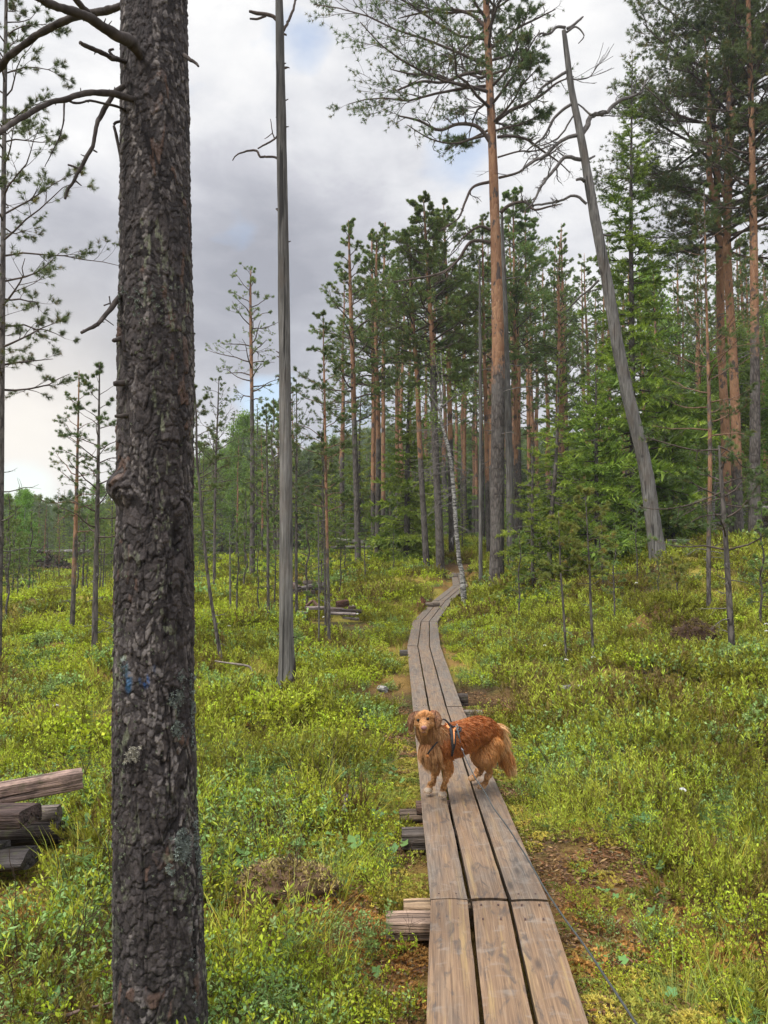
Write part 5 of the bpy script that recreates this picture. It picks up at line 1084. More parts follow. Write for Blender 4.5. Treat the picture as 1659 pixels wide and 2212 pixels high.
for i in range(400):
    right = rb.random() < .55
    u = rb.uniform(650, 1700) if right else rb.uniform(-80, 650); Y = rb.uniform(17, 34); hh = rb.uniform(.8, 2.6) if right else rb.uniform(1.0, 3.4)
    x = (u - CU) / F * Y; z = float(h(np.array([x]), np.array([Y]))[0]); vt = proj(np.array([x, Y, z + hh]))[1]
    v_ = YV[n % 3] if (n % 4 or not right) else SV[n % 3]
    lab = ('low young conifer' if right else 'small young bog pine')
    if place(v_, u, Y, vt, lab, {'bogside spruce': 'spruces along the far side of the bog', 'bogside birch': 'birches along the far side of the bog', 'thin bogside pine': 'thin pines along the far side of the bog', 'low young conifer': 'young conifers under the forest pines', 'small young bog pine': 'young pines scattered over the bog'}[lab], .7, 1.1): n += 1
    if n >= 84: break
n = 0
for (u, Y, vt, lb) in ((1325, 13.5, 1130, 'small light green sapling conifer on the slope left of the leaning dead pine base'), (1300, 15.5, 1090, 'bushy young conifer below the broad bright spruce'), (1376, 15.5, 1100, 'young conifer touching the foot of the leaning dead pine'), (1120, 15, 1140, 'low young conifer right of the tall orange pine base'), (1640, 12, 1085, 'young pine spray at the right edge of the slope'), (560, 16, 1150, 'small yellowish young pine left of the straight bare dead trunk'), (735, 20, 1120, 'small young pine beside the dark open-crowned pine'), (665, 17, 1080, 'light young pine just behind the farther heap of boards'), (512, 15, 1130, 'small young pine on the bog right of the leaning spindly pine'), (405, 23, 1020, 'young pine half hidden right behind the huge trunk'), (1420, 14.5, 1190, 'tiny young conifer below the leaning dead pine foot')):
    if place(YV[n % 3], u, Y, vt, lb, 'small young conifers near the path', .1, .5): placed.pop()
    n += 1

LM = [(-400, 'photo\'s left edge'), (180, 'slender bog pines'), (335, 'huge foreground trunk'), (470, 'leaning spindly pine'), (545, 'lone thin pine'), (614, 'tall bare snag'), (701, 'pink-stemmed thin pine'), (768, 'straight dark pine'), (812, 'close pine pair'), (880, 'full green spruce'), (940, 'dark path pine'), (980, 'white birch'), (1075, 'tall orange pine'), (1140, 'slim reddish pine'), (1190, 'dark-trunked spruce'), (1275, 'thin slope saplings'), (1375, 'leaning dead pine'), (1460, 'spindly sapling'), (1530, 'slender pink pine'), (1585, 'forked pine'), (1629, 'right-edge pine'), (2600, 'photo\'s right edge')]
ORD = ['nearest', 'second', 'third', 'fourth', 'fifth', 'sixth', 'seventh', 'eighth', 'ninth', 'tenth', 'eleventh', 'twelfth', 'thirteenth', 'fourteenth', 'fifteenth', 'sixteenth', 'seventeenth', 'eighteenth', 'nineteenth', 'twentieth'] + ['farther still'] * 60
def label_bins():
  bins = {}
  for o_, lb_, u_, Y_ in placed:
    i_ = max(i for i in range(len(LM) - 1) if LM[i][0] <= u_ or i == 0); bins.setdefault((lb_, i_), []).append((Y_, o_))
  for (lb_, i_), l_ in bins.items():
    l_.sort(key=lambda t: t[0])
    for k_, (Y_, o_) in enumerate(l_): o_['label'] = '%s between %s and %s%s' % (lb_, LM[i_][1].replace('photo\'s ', ''), LM[i_ + 1][1].replace('photo\'s ', ''), ', ' + ORD[k_].replace(' nearest', '') if len(l_) > 1 else '')
label_bins()
# ------------------------------------------------------------------ scattering of plants (stuff)
def scatter(name, protos, pos, rot, scl, idx, label=None):
    c = bpy.data.collections.new(name + ' kinds')
    for i, p in enumerate(protos): p.name = 'kind_%02d_%s' % (i, name); c.objects.link(p)
    me = bpy.data.meshes.new(name); me.vertices.add(len(pos)); me.vertices.foreach_set('co', np.asarray(pos, np.float32).ravel())
    for an, tp, fld, dat in (('rot', 'FLOAT_VECTOR', 'vector', rot), ('scl', 'FLOAT', 'value', scl), ('idx', 'INT', 'value', idx)):
        at = me.attributes.new(an, tp, 'POINT'); at.data.foreach_set(fld, np.asarray(dat, np.int32 if tp == 'INT' else np.float32).ravel())
    ob = bpy.data.objects.new(name, me); COL.objects.link(ob)
    ng = bpy.data.node_groups.new(name, 'GeometryNodeTree'); ng.interface.new_socket('Geometry', in_out='INPUT', socket_type='NodeSocketGeometry'); ng.interface.new_socket('Geometry', in_out='OUTPUT', socket_type='NodeSocketGeometry')
    N = ng.nodes; L = ng.links; gi = N.new('NodeGroupInput'); go = N.new('NodeGroupOutput'); ip = N.new('GeometryNodeInstanceOnPoints'); ci = N.new('GeometryNodeCollectionInfo')
    ci.inputs['Collection'].default_value = c; ci.inputs['Separate Children'].default_value = True; ci.inputs['Reset Children'].default_value = True
    def at(n_, t_):
        a_ = N.new('GeometryNodeInputNamedAttribute'); a_.data_type = t_; a_.inputs['Name'].default_value = n_; return a_.outputs['Attribute']
    er = N.new('FunctionNodeEulerToRotation'); L.new(at('rot', 'FLOAT_VECTOR'), er.inputs[0])
    L.new(gi.outputs[0], ip.inputs['Points']); L.new(ci.outputs[0], ip.inputs['Instance']); ip.inputs['Pick Instance'].default_value = True
    L.new(at('idx', 'INT'), ip.inputs['Instance Index']); L.new(er.outputs[0], ip.inputs['Rotation']); L.new(at('scl', 'FLOAT'), ip.inputs['Scale']); L.new(ip.outputs[0], go.inputs[0])
    m = ob.modifiers.new('plants', 'NODES'); m.node_group = ng
    return tag(ob, label, kind='stuff')
# far forest as one mass
def far_proto(seed, kind):
    r = np.random.default_rng(seed); a = Acc(); H = 10.
    tubes(a, np.array([[[0, 0, -.3], [0, 0, H * .5], [0, 0, H]]]), np.array([[.12, .09, .01]]), 5, (.16, .12, .09))
    if kind == 0:
        n = 150; t = r.random(n) ** .8; az = r.uniform(0, 6.28, n); L_ = 1.35 * (1 - t) ** .8 + .1; p = np.stack([0 * t, 0 * t, (t * .94 + .06) * H], -1)
        d = np.stack([np.cos(az), np.sin(az), -.25 + .8 * t], -1); inst(a, *BRUSH, p, d, L_, np.array([[.16, .225, .07]]) * r.uniform(.6, 1.4, (n, 1)), r=r)
    else:
        n = 190; t = r.uniform(.35, 1, n); az = r.uniform(0, 6.28, n); L_ = 1.7 * np.sqrt(np.clip(1 - t, 0, 1)) * r.random(n) ** .5; p = np.stack([np.cos(az) * L_, np.sin(az) * L_, t * H], -1)
        inst(a, *TUFT_M, p, np.stack([np.cos(az), np.sin(az), .5 + 0 * az], -1), r.uniform(.3, .5, n), np.array([[.16, .21, .085]]) * r.uniform(.6, 1.4, (n, 1)), r=r)
    return a.build('far', M_spruce, link=False)
rf = np.random.default_rng(5); fp = []; fs = []
for i in range(2300):
    u = rf.uniform(-350, 2000); Y = rf.uniform(62, 135) if u > 560 else rf.uniform(75, 190)
    if u > 560: vt = np.interp(u, [560, 640, 900, 1200, 1700], [1000, 960, 900, 930, 860]) + abs(rf.normal(0, 60))
    else: vt = np.interp(u, [-350, 0, 100, 250, 420, 560], [1085, 1080, 1090, 1085, 1010, 930]) + rf.normal(0, 10)
    x = (u - CU) / F * Y; z = float(h(np.array([x]), np.array([Y]))[0]); H = W(u, vt, Y)[2] - z; fp.append((x, Y, z)); fs.append(max(H, 1.5) / 10)
for i in range(800):
    u = rf.uniform(-350, 2000); Y = rf.uniform(190, 330); x = (u - CU) / F * Y; fp.append((x, Y, 0)); fs.append(rf.uniform(.95, 1.5) + Y * .0012)
k = len(fp); scatter('far_forest', [far_proto(1, 0), far_proto(2, 0), far_proto(3, 1), far_proto(4, 1)], fp, np.stack([np.zeros(k), np.zeros(k), rf.uniform(0, 6.28, k)], -1), fs, rf.integers(0, 4, k), 'distant mass of conifers closing off the bog and the forest')

# ground plants
def stems(a, r, n, rad, hgt, K=4, col=(.12, .075, .04), w_=.0016, wig=.15, lean=.35):
    ph = r.uniform(0, 6.28, n); rr_ = rad * np.sqrt(r.random(n)); P0 = np.stack([rr_ * np.cos(ph), rr_ * np.sin(ph), np.full(n, -.03)], -1)
    D_ = np.stack([np.cos(ph) * lean * rr_ / rad, np.sin(ph) * lean * rr_ / rad, np.ones(n)], -1) + r.normal(size=(n, 3)) * .15
    P = grow(P0, D_, hgt * r.uniform(.6, 1.15, n), K, wig, .05, r); tubes(a, P, np.full((n, K), w_) * np.linspace(1, .5, K), 3, col, caps=False); return P
def alongs(P, m, f0, r):
    N, K, _ = P.shape; f = r.uniform(f0, 1, (N, m)); s = f * (K - 1); i = np.clip(s.astype(int), 0, K - 2); t = (s - i)[..., None]; n = np.arange(N)[:, None]
    return (P[n, i] * (1 - t) + P[n, i + 1] * t).reshape(-1, 3), norm(P[n, i + 1] - P[n, i]).reshape(-1, 3), f.ravel()
LEAFN = (np.array([[0, 0, 0], [.10, .0, .5], [0, .0, 1.], [-.10, .0, .5]]), np.array([[0, 1, 2, 3]]))
OVAL = (np.array([[0, 0, 0], [.22, .06, .3], [.24, .08, .65], [0, .02, 1.], [-.24, .08, .65], [-.22, .06, .3]]), np.array([[0, 1, 2, 3], [0, 3, 4, 5]]))
def bilberry(seed, lod, col, sub=2):
    r = np.random.default_rng(seed); a = Acc(); rad, hg, n, m, ls = [(.11, .17, 11, 5, .015), (.15, .19, 11, 5, .026), (.32, .22, 34, 5, .062)][lod]
    P = stems(a, r, n, rad, hg, w_=[.0013, .002, .003][lod])
    if lod < 2:
        Q_, _, _ = children(P, np.full(P.shape[:2], .001), np.full(n, hg), 4, .3, 1, .6, .5, 3, .15, .12, r); tubes(a, Q_, np.full((len(Q_), 3), .0009 * (1 + lod)), 3, (.20, .17, .06), caps=False)
        p, d, f = alongs(Q_, m, .15, r)
    else: p, d, f = alongs(P, m, .4, r)
    k = len(p); c = np.array(col) * r.uniform(.75, 1.2, (k, 1)) * np.where(r.random((k, 1)) < .10, np.array([[1.12, 1.05, .8]]), 1); zf = p[:, 2:3] / hg; c = c * (.8 + .4 * np.clip(zf, 0, 1))
    inst(a, *(OVAL if lod == 0 else LEAFT), p, d * .5 + r.normal(size=(k, 3)) * .8 + [0, 0, .25], ls * r.uniform(.6, 1.25, k), c, r=r)
    return a.build('x', M_leaf, link=False)
def tea(seed, lod, col):
    r = np.random.default_rng(seed); a = Acc(); rad, hg, n, m = [(.09, .26, 7, 26), (.12, .26, 8, 14), (.3, .28, 26, 7)][lod]
    P = stems(a, r, n, rad, hg, K=5, col=(.22, .14, .06), w_=[.0016, .0022, .004][lod], lean=.3); p, d, f = alongs(P, m, .3, r); k = len(p); out = r.normal(size=(k, 3)); out[:, 2] = np.abs(out[:, 2]) * .3
    inst(a, *LEAFN, p, norm(out) + d * (.2 + 1.2 * f[:, None] ** 3), np.array([.028, .04, .085])[lod] * r.uniform(.7, 1.2, k), np.array(col) * r.uniform(.7, 1.3, (k, 1)) * (.75 + .5 * f[:, None]), r=r)
    if lod: a.V[-1] = a.V[-1]
    return a.build('x', M_leaf, link=False)
def heather(seed, lod, col):
    r = np.random.default_rng(seed); a = Acc(); rad, hg, n = [(.10, .20, 20), (.14, .2, 18), (.32, .22, 40)][lod]
    P = stems(a, r, n, rad, hg, K=4, col=(.13, .08, .05), w_=.0015 * (1 + lod), lean=.45); p, d, f = alongs(P, [5, 4, 2][lod], .25, r); k = len(p)
    inst(a, *(BRUSH if lod == 0 else BRUSH_F), p, d + r.normal(size=(k, 3)) * .25, np.array([.05, .075, .14])[lod] * r.uniform(.7, 1.2, k), np.array(col) * r.uniform(.6, 1.4, (k, 1)), r=r)
    return a.build('x', M_leaf, link=False)
def grass(seed, lod, col, hg=.26, n=None, rad=.06):
    r = np.random.default_rng(seed); a = Acc(); n = n or [46, 28, 26][lod]; rad = rad * (1 + lod); ph = r.uniform(0, 6.28, n); q_ = rad * np.sqrt(r.random(n)); P0 = np.stack([q_ * np.cos(ph), q_ * np.sin(ph), 0 * ph - .02], -1)
    P = grow(P0, np.stack([np.cos(ph) * .35, np.sin(ph) * .35, np.ones(n)], -1) + r.normal(size=(n, 3)) * .15, hg * r.uniform(.5, 1.2, n), 6, .06, -.05, r, grav=.30)
    sd_ = norm(np.cross(P[:, -1] - P[:, 0], r.normal(size=(n, 3)))); w_ = np.array([.0016, .003, .007])[lod] * np.array([1, 1, .9, .7, .45, .05])
    V = np.stack([P - sd_[:, None] * w_[None, :, None], P + sd_[:, None] * w_[None, :, None]], 2); ii_ = np.arange(n * 12).reshape(n, 6, 2)
    q = np.stack([ii_[:, :-1, 0], ii_[:, :-1, 1], ii_[:, 1:, 1], ii_[:, 1:, 0]], -1).reshape(-1, 4); c = np.repeat(np.array(col) * r.uniform(.7, 1.35, (n, 1)) * np.where(r.random((n, 1)) < .15, np.array([[1.5, 1.05, .8]]), 1), 12, 0)
    a.add(V, q, c); return a.build('x', M_leaf, link=False)
def moss(seed, col, s_=1.):
    r = np.random.default_rng(seed); a = Acc(); n = 110; ph = r.uniform(0, 6.28, n); q_ = .075 * s_ * np.sqrt(r.random(n)); z = .028 * (1 - (q_ / (.08 * s_)) ** 2) * s_
    P = np.stack([q_ * np.cos(ph), q_ * np.sin(ph), z - .004], -1); inst(a, *tuft_template(7, 1., .45, (.5, 1.4), .1, seed), P, np.stack([np.cos(ph) * .3, np.sin(ph) * .3, np.ones(n)], -1), .010 * r.uniform(.7, 1.3, n) * s_, np.array(col) * r.uniform(.6, 1.35, (n, 1)), r=r)
    return a.build('x', M_col, link=False)
def roundleaf(seed, col):
    r = np.random.default_rng(seed); a = Acc(); n = 4; P = stems(a, r, n, .07, .12, w_=.0014, col=(.2, .2, .06), lean=.8)
    th_ = np.linspace(.35, 2 * pi - .35, 19); R_ = 1 + .13 * np.cos(th_ * 5) + .06 * np.cos(th_ * 15); T_ = np.vstack([[0, 0, 0], np.stack([R_ * np.sin(th_), .18 * R_ ** 2 + .06 * np.cos(th_ * 5), -R_ * np.cos(th_)], -1)])
    Fc = np.array([[0, 1 + j, 2 + j] for j in range(18)]); T_ = T_[:, [0, 2, 1]]
    inst(a, T_, Fc, P[:, -1], np.array([[0, 0, 1.]]) + r.normal(size=(n, 3)) * .3, .030 * r.uniform(.6, 1.25, n), np.array(col) * r.uniform(.75, 1.25, (n, 1)), r=r); return a.build('x', M_leaf, link=False)
def horsetail(seed):
    r = np.random.default_rng(seed); a = Acc(); P = stems(a, r, 3, .05, .26, K=6, w_=.0014, col=(.14, .2, .06), lean=.2, wig=.05); p, d, f = alongs(P, 9, .25, r); p = np.repeat(p, 7, 0); f = np.repeat(f, 7); k = len(p)
    ph = r.uniform(0, 6.28, k); B_ = grow(p, np.stack([np.cos(ph), np.sin(ph), .25 + 0 * ph], -1), .06 * (1.2 - f) * r.uniform(.8, 1.2, k), 3, .1, -.15, r); tubes(a, B_, np.full((k, 3), .0009), 3, (.15, .24, .07), caps=False); return a.build('x', M_leaf, link=False)
def sticks(seed):
    r = np.random.default_rng(seed); a = Acc(); P = stems(a, r, 3, .06, .34, K=7, w_=.0022, col=(.09, .06, .045), lean=.9, wig=.2); Q_, _, _ = children(P, np.full(P.shape[:2], .0015), np.full(3, .3), 4, .3, 1, .6, .5, 4, .2, .05, r); tubes(a, Q_, np.full((len(Q_), 4), .0011), 3, (.09, .06, .045), caps=False); return a.build('x', M_leaf, link=False)
BIL = (.42, .50, .045); BOG = (.25, .37, .13); TEA = (.37, .42, .055); HEA = (.23, .235, .03); HEB = (.21, .16, .05); GRS = (.38, .43, .08)
rp = np.random.default_rng(99)
def points(y0, y1, dens, fade):
    A_ = .62 * (y1 ** 2 - y0 ** 2) + 4 * (y1 - y0); n_ = int(A_ * dens); y = np.sqrt(rp.uniform((y0 + 1.6) ** 2, (y1 + 1.6) ** 2, n_)) - 1.6; x = rp.uniform(-1, 1, n_) * (.62 * y + 1.9)
    k = rp.random(n_) < (sstep(*fade[0], y) if fade[0] else 1) * (1 - (sstep(*fade[1], y) if fade[1] else 0)); return x[k], y[k]
def lay(name, table, x, y, lod, label, clear=.36):
    """table: list of (proto list, weight fn)"""
    Wt = np.stack([f(x, y) for _, f in table], 0) * np.ones((len(table), len(x))); tot = Wt.sum(0); tr = vt_ = None
    gapn = .45 + .55 * sstep(.40, .50, fbm(x * 2.3 + 3, y * 2.3, seed=71, oct=2)); k = rp.random(len(x)) < np.minimum(tot, 1) * gapn; d, wz_ = walkdist(x, y); hh_ = .22
    k &= d > clear + rp.uniform(0, .08, len(x))
    for px, py, rx, ry in PUD: k &= ((x - px) / (rx * 1.25)) ** 2 + ((y - py) / (ry * 1.35)) ** 2 > 1
    for cp_, cr_ in CLEAR: k &= np.hypot(x - cp_[0], y - cp_[1]) > cr_ * rp.uniform(.8, 1.1, len(x))
    k &= np.hypot(x - cx[0], y - YT) > .19
    x, y, Wt, d = x[k], y[k], Wt[:, k], d[k]; cum = np.cumsum(Wt / Wt.sum(0), 0); sp_ = (rp.random(len(x))[None] > cum).sum(0); sp_ = np.minimum(sp_, len(table) - 1)
    protos = []; off = []
    for pl, _ in table: off.append((len(protos), len(pl))); protos += pl
    off = np.array(off); idx = off[sp_, 0] + (rp.random(len(x)) * off[sp_, 1]).astype(int); z = h(x, y); m_ = len(x)
    s_ = rp.uniform(.75, 1.3, m_) * (.62 + .38 * sstep(clear, clear + .6, d)) * (.72 + .62 * vnoise(x * .9, y * .9, seed=55))
    return scatter(name, protos, np.stack([x, y, z - .01], -1), np.stack([rp.normal(0, .12, m_), rp.normal(0, .12, m_), rp.uniform(0, 6.28, m_)], -1), s_, idx, label)
nf = lambda x, y, s, a, b, f=1.: sstep(a, b, fbm(x * f, y * f, seed=s, oct=3))
mossy = lambda x, y: np.clip(sstep(.50, .62, fbm(x * 1.1, y * 1.1, seed=21) + .13 * np.exp(-np.maximum(walkdist(x, y)[0] - .1, 0) / .55)), 0, 1)
bare = lambda x, y: np.exp(-(((x - 1.2) / .24) ** 2 + ((y - 4.05) / .30) ** 2)) + np.exp(-(((x + .46) / .2) ** 2 + ((y - 3.5) / .12) ** 2)) + .9 * np.exp(-(((x - mid[-1][0]) / 1.1) ** 2 + ((y - mid[-1][1] - 1.0) / 1.0) ** 2))
sh = lambda x, y: (1 - .72 * mossy(x, y)) * np.clip(1 - 1.2 * bare(x, y), 0, 1)
def tbl(l):
    right = lambda x, y: sstep(.6, 2.2, x - .02 * y)
    return [([bilberry(400 + l * 10 + i, l, BIL) for i in range(3)], lambda x, y: sh(x, y) * (.05 + .95 * nf(x, y, 31, .44, .56, .8)) * (1 - .55 * right(x, y))),
     ([bilberry(404 + l * 10 + i, l, BOG) for i in range(2)], lambda x, y: sh(x, y) * (.03 + .8 * nf(x, y, 32, .52, .60, .9)) * (1 - .3 * right(x, y))),
     ([tea(410 + l * 10 + i, l, TEA) for i in range(2)], lambda x, y: sh(x, y) * (.08 + .5 * nf(x, y, 33, .48, .58, .8) + .22 * right(x, y))),
     ([heather(416 + l * 10 + i, l, HEA) for i in range(2)], lambda x, y: sh(x, y) * (.05 + .6 * nf(x, y, 34, .50, .58, .8) + .35 * right(x, y))),
     ([heather(418 + l * 10, l, HEB)], lambda x, y: sh(x, y) * (.02 + .40 * nf(x, y, 35, .54, .61, .7)) * (.4 + 1.2 * right(x, y))),
     ([grass(420 + l * 10 + i, l, GRS) for i in range(2)], lambda x, y: np.clip(1 - bare(x, y), 0, 1) * (.03 + .10 * nf(x, y, 36, .52, .62, 1.1)))]
x, y = points(1.1, 7.5, 150, (None, (5.5, 7.5))); t0_ = tbl(0)
t0_ += [([roundleaf(440, (.13, .24, .09)), roundleaf(441, (.15, .27, .08))], lambda x, y: .05 + .06 * mossy(x, y) + 0 * x), ([horsetail(442)], lambda x, y: .03 + .05 * mossy(x, y)), ([sticks(443), sticks(444)], lambda x, y: .025 + 0 * x)]
lay('bog_shrubs_near', t0_, x, y, 0, 'bilberry, marsh tea, heather and grasses covering the near bog')
x, y = points(5.5, 19, 62, ((5.5, 7.5), (14, 19))); lay('bog_shrubs_middle', tbl(1), x, y, 1, 'low shrubs covering the middle distance of the bog and slope', .33)
x, y = points(14, 66, 15, ((14, 19), None)); lay('bog_shrubs_far', tbl(2), x, y, 2, 'low shrubs covering the far bog and the forest floor', .40)
x, y = points(1.1, 9, 130, (None, (7, 9)))
mm = mossy(x, y); k = rp.random(len(x)) < .10 + .9 * mm; x, y = x[k], y[k]; d, _ = walkdist(x, y); k = (d > .27) & (np.hypot(x - cx[0], y - YT) > .15)
for px, py, rx, ry in PUD: k &= ((x - px) / rx) ** 2 + ((y - py) / ry) ** 2 > 1
x, y = x[k], y[k]; m_ = len(x); og_ = fbm(x * .9 + 9, y * .9, seed=33)
idx = np.where(og_ > .58, 2, np.where(rp.random(m_) < .5, 0, 1)); idx = np.where(rp.random(m_) < .15, 3, idx)
scatter('sphagnum_moss', [moss(450, (.46, .38, .07)), moss(451, (.34, .34, .06)), moss(452, (.42, .22, .06)), moss(453, (.20, .24, .05))], np.stack([x, y, h(x, y)], -1), np.stack([rp.normal(0, .15, m_), rp.normal(0, .15, m_), rp.uniform(0, 6.28, m_)], -1), rp.uniform(.6, 1.6, m_), idx, 'yellow and rusty cushions of moss between the shrubs')
def litter(seed, cols):
    r = np.random.default_rng(seed); a = Acc(); n = 80; P0 = np.stack([r.uniform(-.09, .09, n), r.uniform(-.09, .09, n), r.uniform(.0, .012, n)], -1); d_ = np.stack([r.normal(size=n), r.normal(size=n), r.normal(0, .15, n)], -1); c_ = np.array(cols)[r.integers(0, len(cols), n)] * r.uniform(.6, 1.3, (n, 1))
    inst(a, *LEAFN, P0, d_, r.uniform(.012, .045, n), c_, r=r); n = 26; P0 = np.stack([r.uniform(-.09, .09, n), r.uniform(-.09, .09, n), r.uniform(.0, .015, n)], -1); inst(a, *OVAL, P0, np.stack([r.normal(size=n), r.normal(size=n), r.normal(0, .3, n)], -1), r.uniform(.010, .022, n), np.array([.16, .09, .045]) * r.uniform(.5, 1.8, (n, 1)), r=r)
    return a.build('x', M_col, link=False)
x, y = points(1.1, 10, 150, (None, (8, 10))); d, _ = walkdist(x, y); k = ((rp.random(len(x)) < .22) | (rp.random(len(x)) < 1.5 * bare(x, y)) | (rp.random(len(x)) < .8 * np.exp(-np.maximum(d - .2, 0) / .25))) & (d > .27) & (np.hypot(x - cx[0], y - YT) > .15)
x, y = x[k], y[k]; m_ = len(x); scatter('forest_litter', [litter(460, [(.20, .11, .05), (.10, .06, .04), (.34, .22, .10)]), litter(461, [(.28, .12, .05), (.14, .07, .04), (.22, .18, .10)])], np.stack([x, y, h(x, y)], -1), np.stack([rp.normal(0, .1, m_), rp.normal(0, .1, m_), rp.uniform(0, 6.28, m_)], -1), rp.uniform(.7, 1.3, m_), rp.integers(0, 2, m_), 'dead needles, leaves and twigs on the bare peat')
# light grass tussocks by the walk
gt = []
for (u, v) in ((800, 1870), (770, 1850), (735, 1890), (850, 1725), (700, 1930), (1480, 2180), (1545, 2190), (1620, 2200), (1420, 2010), (610, 2080), (560, 2140), (840, 1745), (1395, 1880), (1140, 1470), (1110, 1480)):
    for k in range(2):
        p = WZ(u + rp.normal(0, 14), v + rp.normal(0, 10), -.14); gt.append([p[0], p[1], float(h(p[:1], p[1:2])[0])])
gt = np.array(gt); scatter('grass_tussocks', [grass(470, 0, (.34, .42, .12), .20, 34, .05), grass(471, 0, (.30, .38, .10), .24, 26, .05)], gt, np.stack([np.zeros(len(gt)), np.zeros(len(gt)), rp.uniform(0, 6.28, len(gt))], -1), rp.uniform(.7, 1.2, len(gt)), rp.integers(0, 2, len(gt)), 'tufts of pale green bog grass beside the boardwalk')
# small white flower heads
FL = [(1475, 1716, 4.6), (1155, 1263, 19), (1524, 1267, 13), (1177, 1401, 11), (1160, 1264, 20), (1282, 1470, 10), (1223, 1440, 10), (1657, 1395, 10), (1375, 1262, 15), (1325, 1252, 16), (1585, 1184, 19), (1598, 1169, 20), (1605, 1169, 20), (1655, 1352, 11), (700, 1337, 15), (764, 1298, 18), (772, 1322, 16), (797, 1205, 26), (855, 1201, 27), (495, 1357, 13), (128, 1332, 16), (120, 1560, 7)]
fr = np.random.default_rng(8); mesh0 = None
for (u, v, Y) in FL:
    p = W(u, v, Y); zg = float(h(p[:1], p[1:2])[0]); p[2] = zg + .24
    if mesh0 is None:
        root = thing('flower', p, 'small white marsh tea flower head above the shrubs', 'flower', 'small white flowers dotted over the bog')
        a = Acc(); n_ = 26; th_ = fr.uniform(0, 6.28, n_); q_ = fr.random(n_) ** .5; P0 = np.stack([np.cos(th_) * q_ * .018, np.sin(th_) * q_ * .018, .012 * (1 - q_ ** 2)], -1)
        inst(a, *tuft_template(5, 1., .9, (.9, 1.5), .05, 3), P0, P0 + [0, 0, .02], np.full(n_, .009), (.8, .8, .74), r=fr); c_ = a.build('flower_head', M_white, root)
        a = Acc(); tubes(a, np.array([[[0, 0, -.26], [.004, .003, -.1], [0, 0, 0.]]]), np.full((1, 3), .0012), 4, (.15, .13, .05)); a.build('stem', M_col, root); mesh0 = root
    else: root = dup(mesh0, tuple(p), fr.uniform(0, 6), 1 + Y * .03, 'x', 'small white flowers dotted over the bog')
    placed.append((root, 'white flower head', u, Y))
label_bins()
# stick, root mound and stump
def stick(name, ln, Y, lab, cat='branch', col=(.25, .21, .18)):
    lp, lr = pxline(ln, Y); a = Acc(); tubes(a, lp[None], lr[None], 7, col); o = a.build(name, M_twig); return tag(o, lab, cat)
stick('fallen_branch', [(464, 1428, 3), (490, 1432, 4), (520, 1436, 5), (538, 1440, 5), (545, 1450, 5), (547, 1462, 4)], 9.3, 'thin arched dead branch lying on the bog by the leaning spindly pine')
stick('fallen_branch', [(45, 2180, 4), (90, 2190, 6), (140, 2194, 8), (165, 2186, 8), (200, 2176, 6), (240, 2166, 4)], 2.72, 'crooked brown branch lying in the shrubs at bottom left', col=(.16, .11, .09))
rm = np.random.default_rng(12)
def mound(nm, c, rx, ry, rz, lab, cat, col1, col2, n=260):
    root = thing(nm, c, lab, cat); a = Acc(); nu, nv = 40, 20; uu, vv = np.meshgrid(np.arange(nu) / nu * 2 * pi, np.linspace(-.15, 1, nv) * pi / 2)
    d = np.stack([np.cos(uu) * np.cos(vv), np.sin(uu) * np.cos(vv), np.sin(vv)], -1); kf = 1 + .55 * (fbm(d[..., 0] * 3 + c[0], d[..., 1] * 3, d[..., 2] * 3, seed=17) - .5) + .25 * (fbm(d[..., 0] * 9, d[..., 1] * 9, d[..., 2] * 9, seed=18) - .5)
    V = c + d * kf[..., None] * np.array([rx, ry, rz]); kk_ = np.arange(nu * nv).reshape(nv, nu); cc = np.array(col1) * (.5 + fbm(V[..., 0] * 12, V[..., 1] * 12, V[..., 2] * 12, seed=19))[..., None]
    a.add(V, np.stack([kk_[:-1], np.roll(kk_[:-1], -1, 1), np.roll(kk_[1:], -1, 1), kk_[1:]], -1).reshape(-1, 4), cc.reshape(-1, 3)); a.build('peat', M_col, root, c, smooth=True)
    a = Acc(); i_ = rm.integers(0, nu * nv, n); P0 = V.reshape(-1, 3)[i_]; P1 = grow(P0, d.reshape(-1, 3)[i_] + rm.normal(size=(n, 3)) * .6, rm.uniform(.05, .3, n) * rx, 5, .35, -.08, rm); tubes(a, P1, taper(np.full(n, .004 * rx / .3), 5, .3), 4, (.12, .08, .06), caps=False); a.build('roots', M_twig, root, c)
    a = Acc(); top = np.where((d[..., 2] > .25).ravel())[0]; i_ = rm.choice(top, 420); inst(a, *tuft_template(7, 1., .45, (.5, 1.4), .1, 4), V.reshape(-1, 3)[i_], d.reshape(-1, 3)[i_], .03 * rx / .3 * rm.uniform(.7, 1.3, 420), np.array(col2) * rm.uniform(.5, 1.3, (420, 1)), r=rm); a.build('moss', M_col, root, c)
def gpt(x, y, dz=0): return np.array([x, y, float(h(np.array([x]), np.array([y]))[0]) + dz])
pmd = WZ(1500, 1400, .15); mound('root_mound', gpt(W(1500, 1390, 11.2)[0], 11.2, .06), .33, .25, .30, 'dark uprooted peat mound with dangling roots on the right slope', 'root mound', (.06, .035, .022), (.22, .17, .05))
mound('moss_hummock', gpt(-.46, 3.66, -.05), .23, .15, .13, 'mossy hummock with dark peat side in the left foreground', 'hummock', (.10, .06, .035), (.42, .34, .13))
mound('root_mound', gpt(W(1420, 1470, 8.8)[0], 8.8, -.05), .30, .2, .13, 'low twiggy hummock below the uprooted mound', 'hummock', (.12, .08, .05), (.22, .22, .10))
mound('stump', gpt(W(911, 1290, 18.6)[0], 18.6, .0), .12, .12, .26, 'small rotten red-brown stump left of the boardwalk bend', 'stump', (.14, .06, .035), (.10, .07, .04), 40)
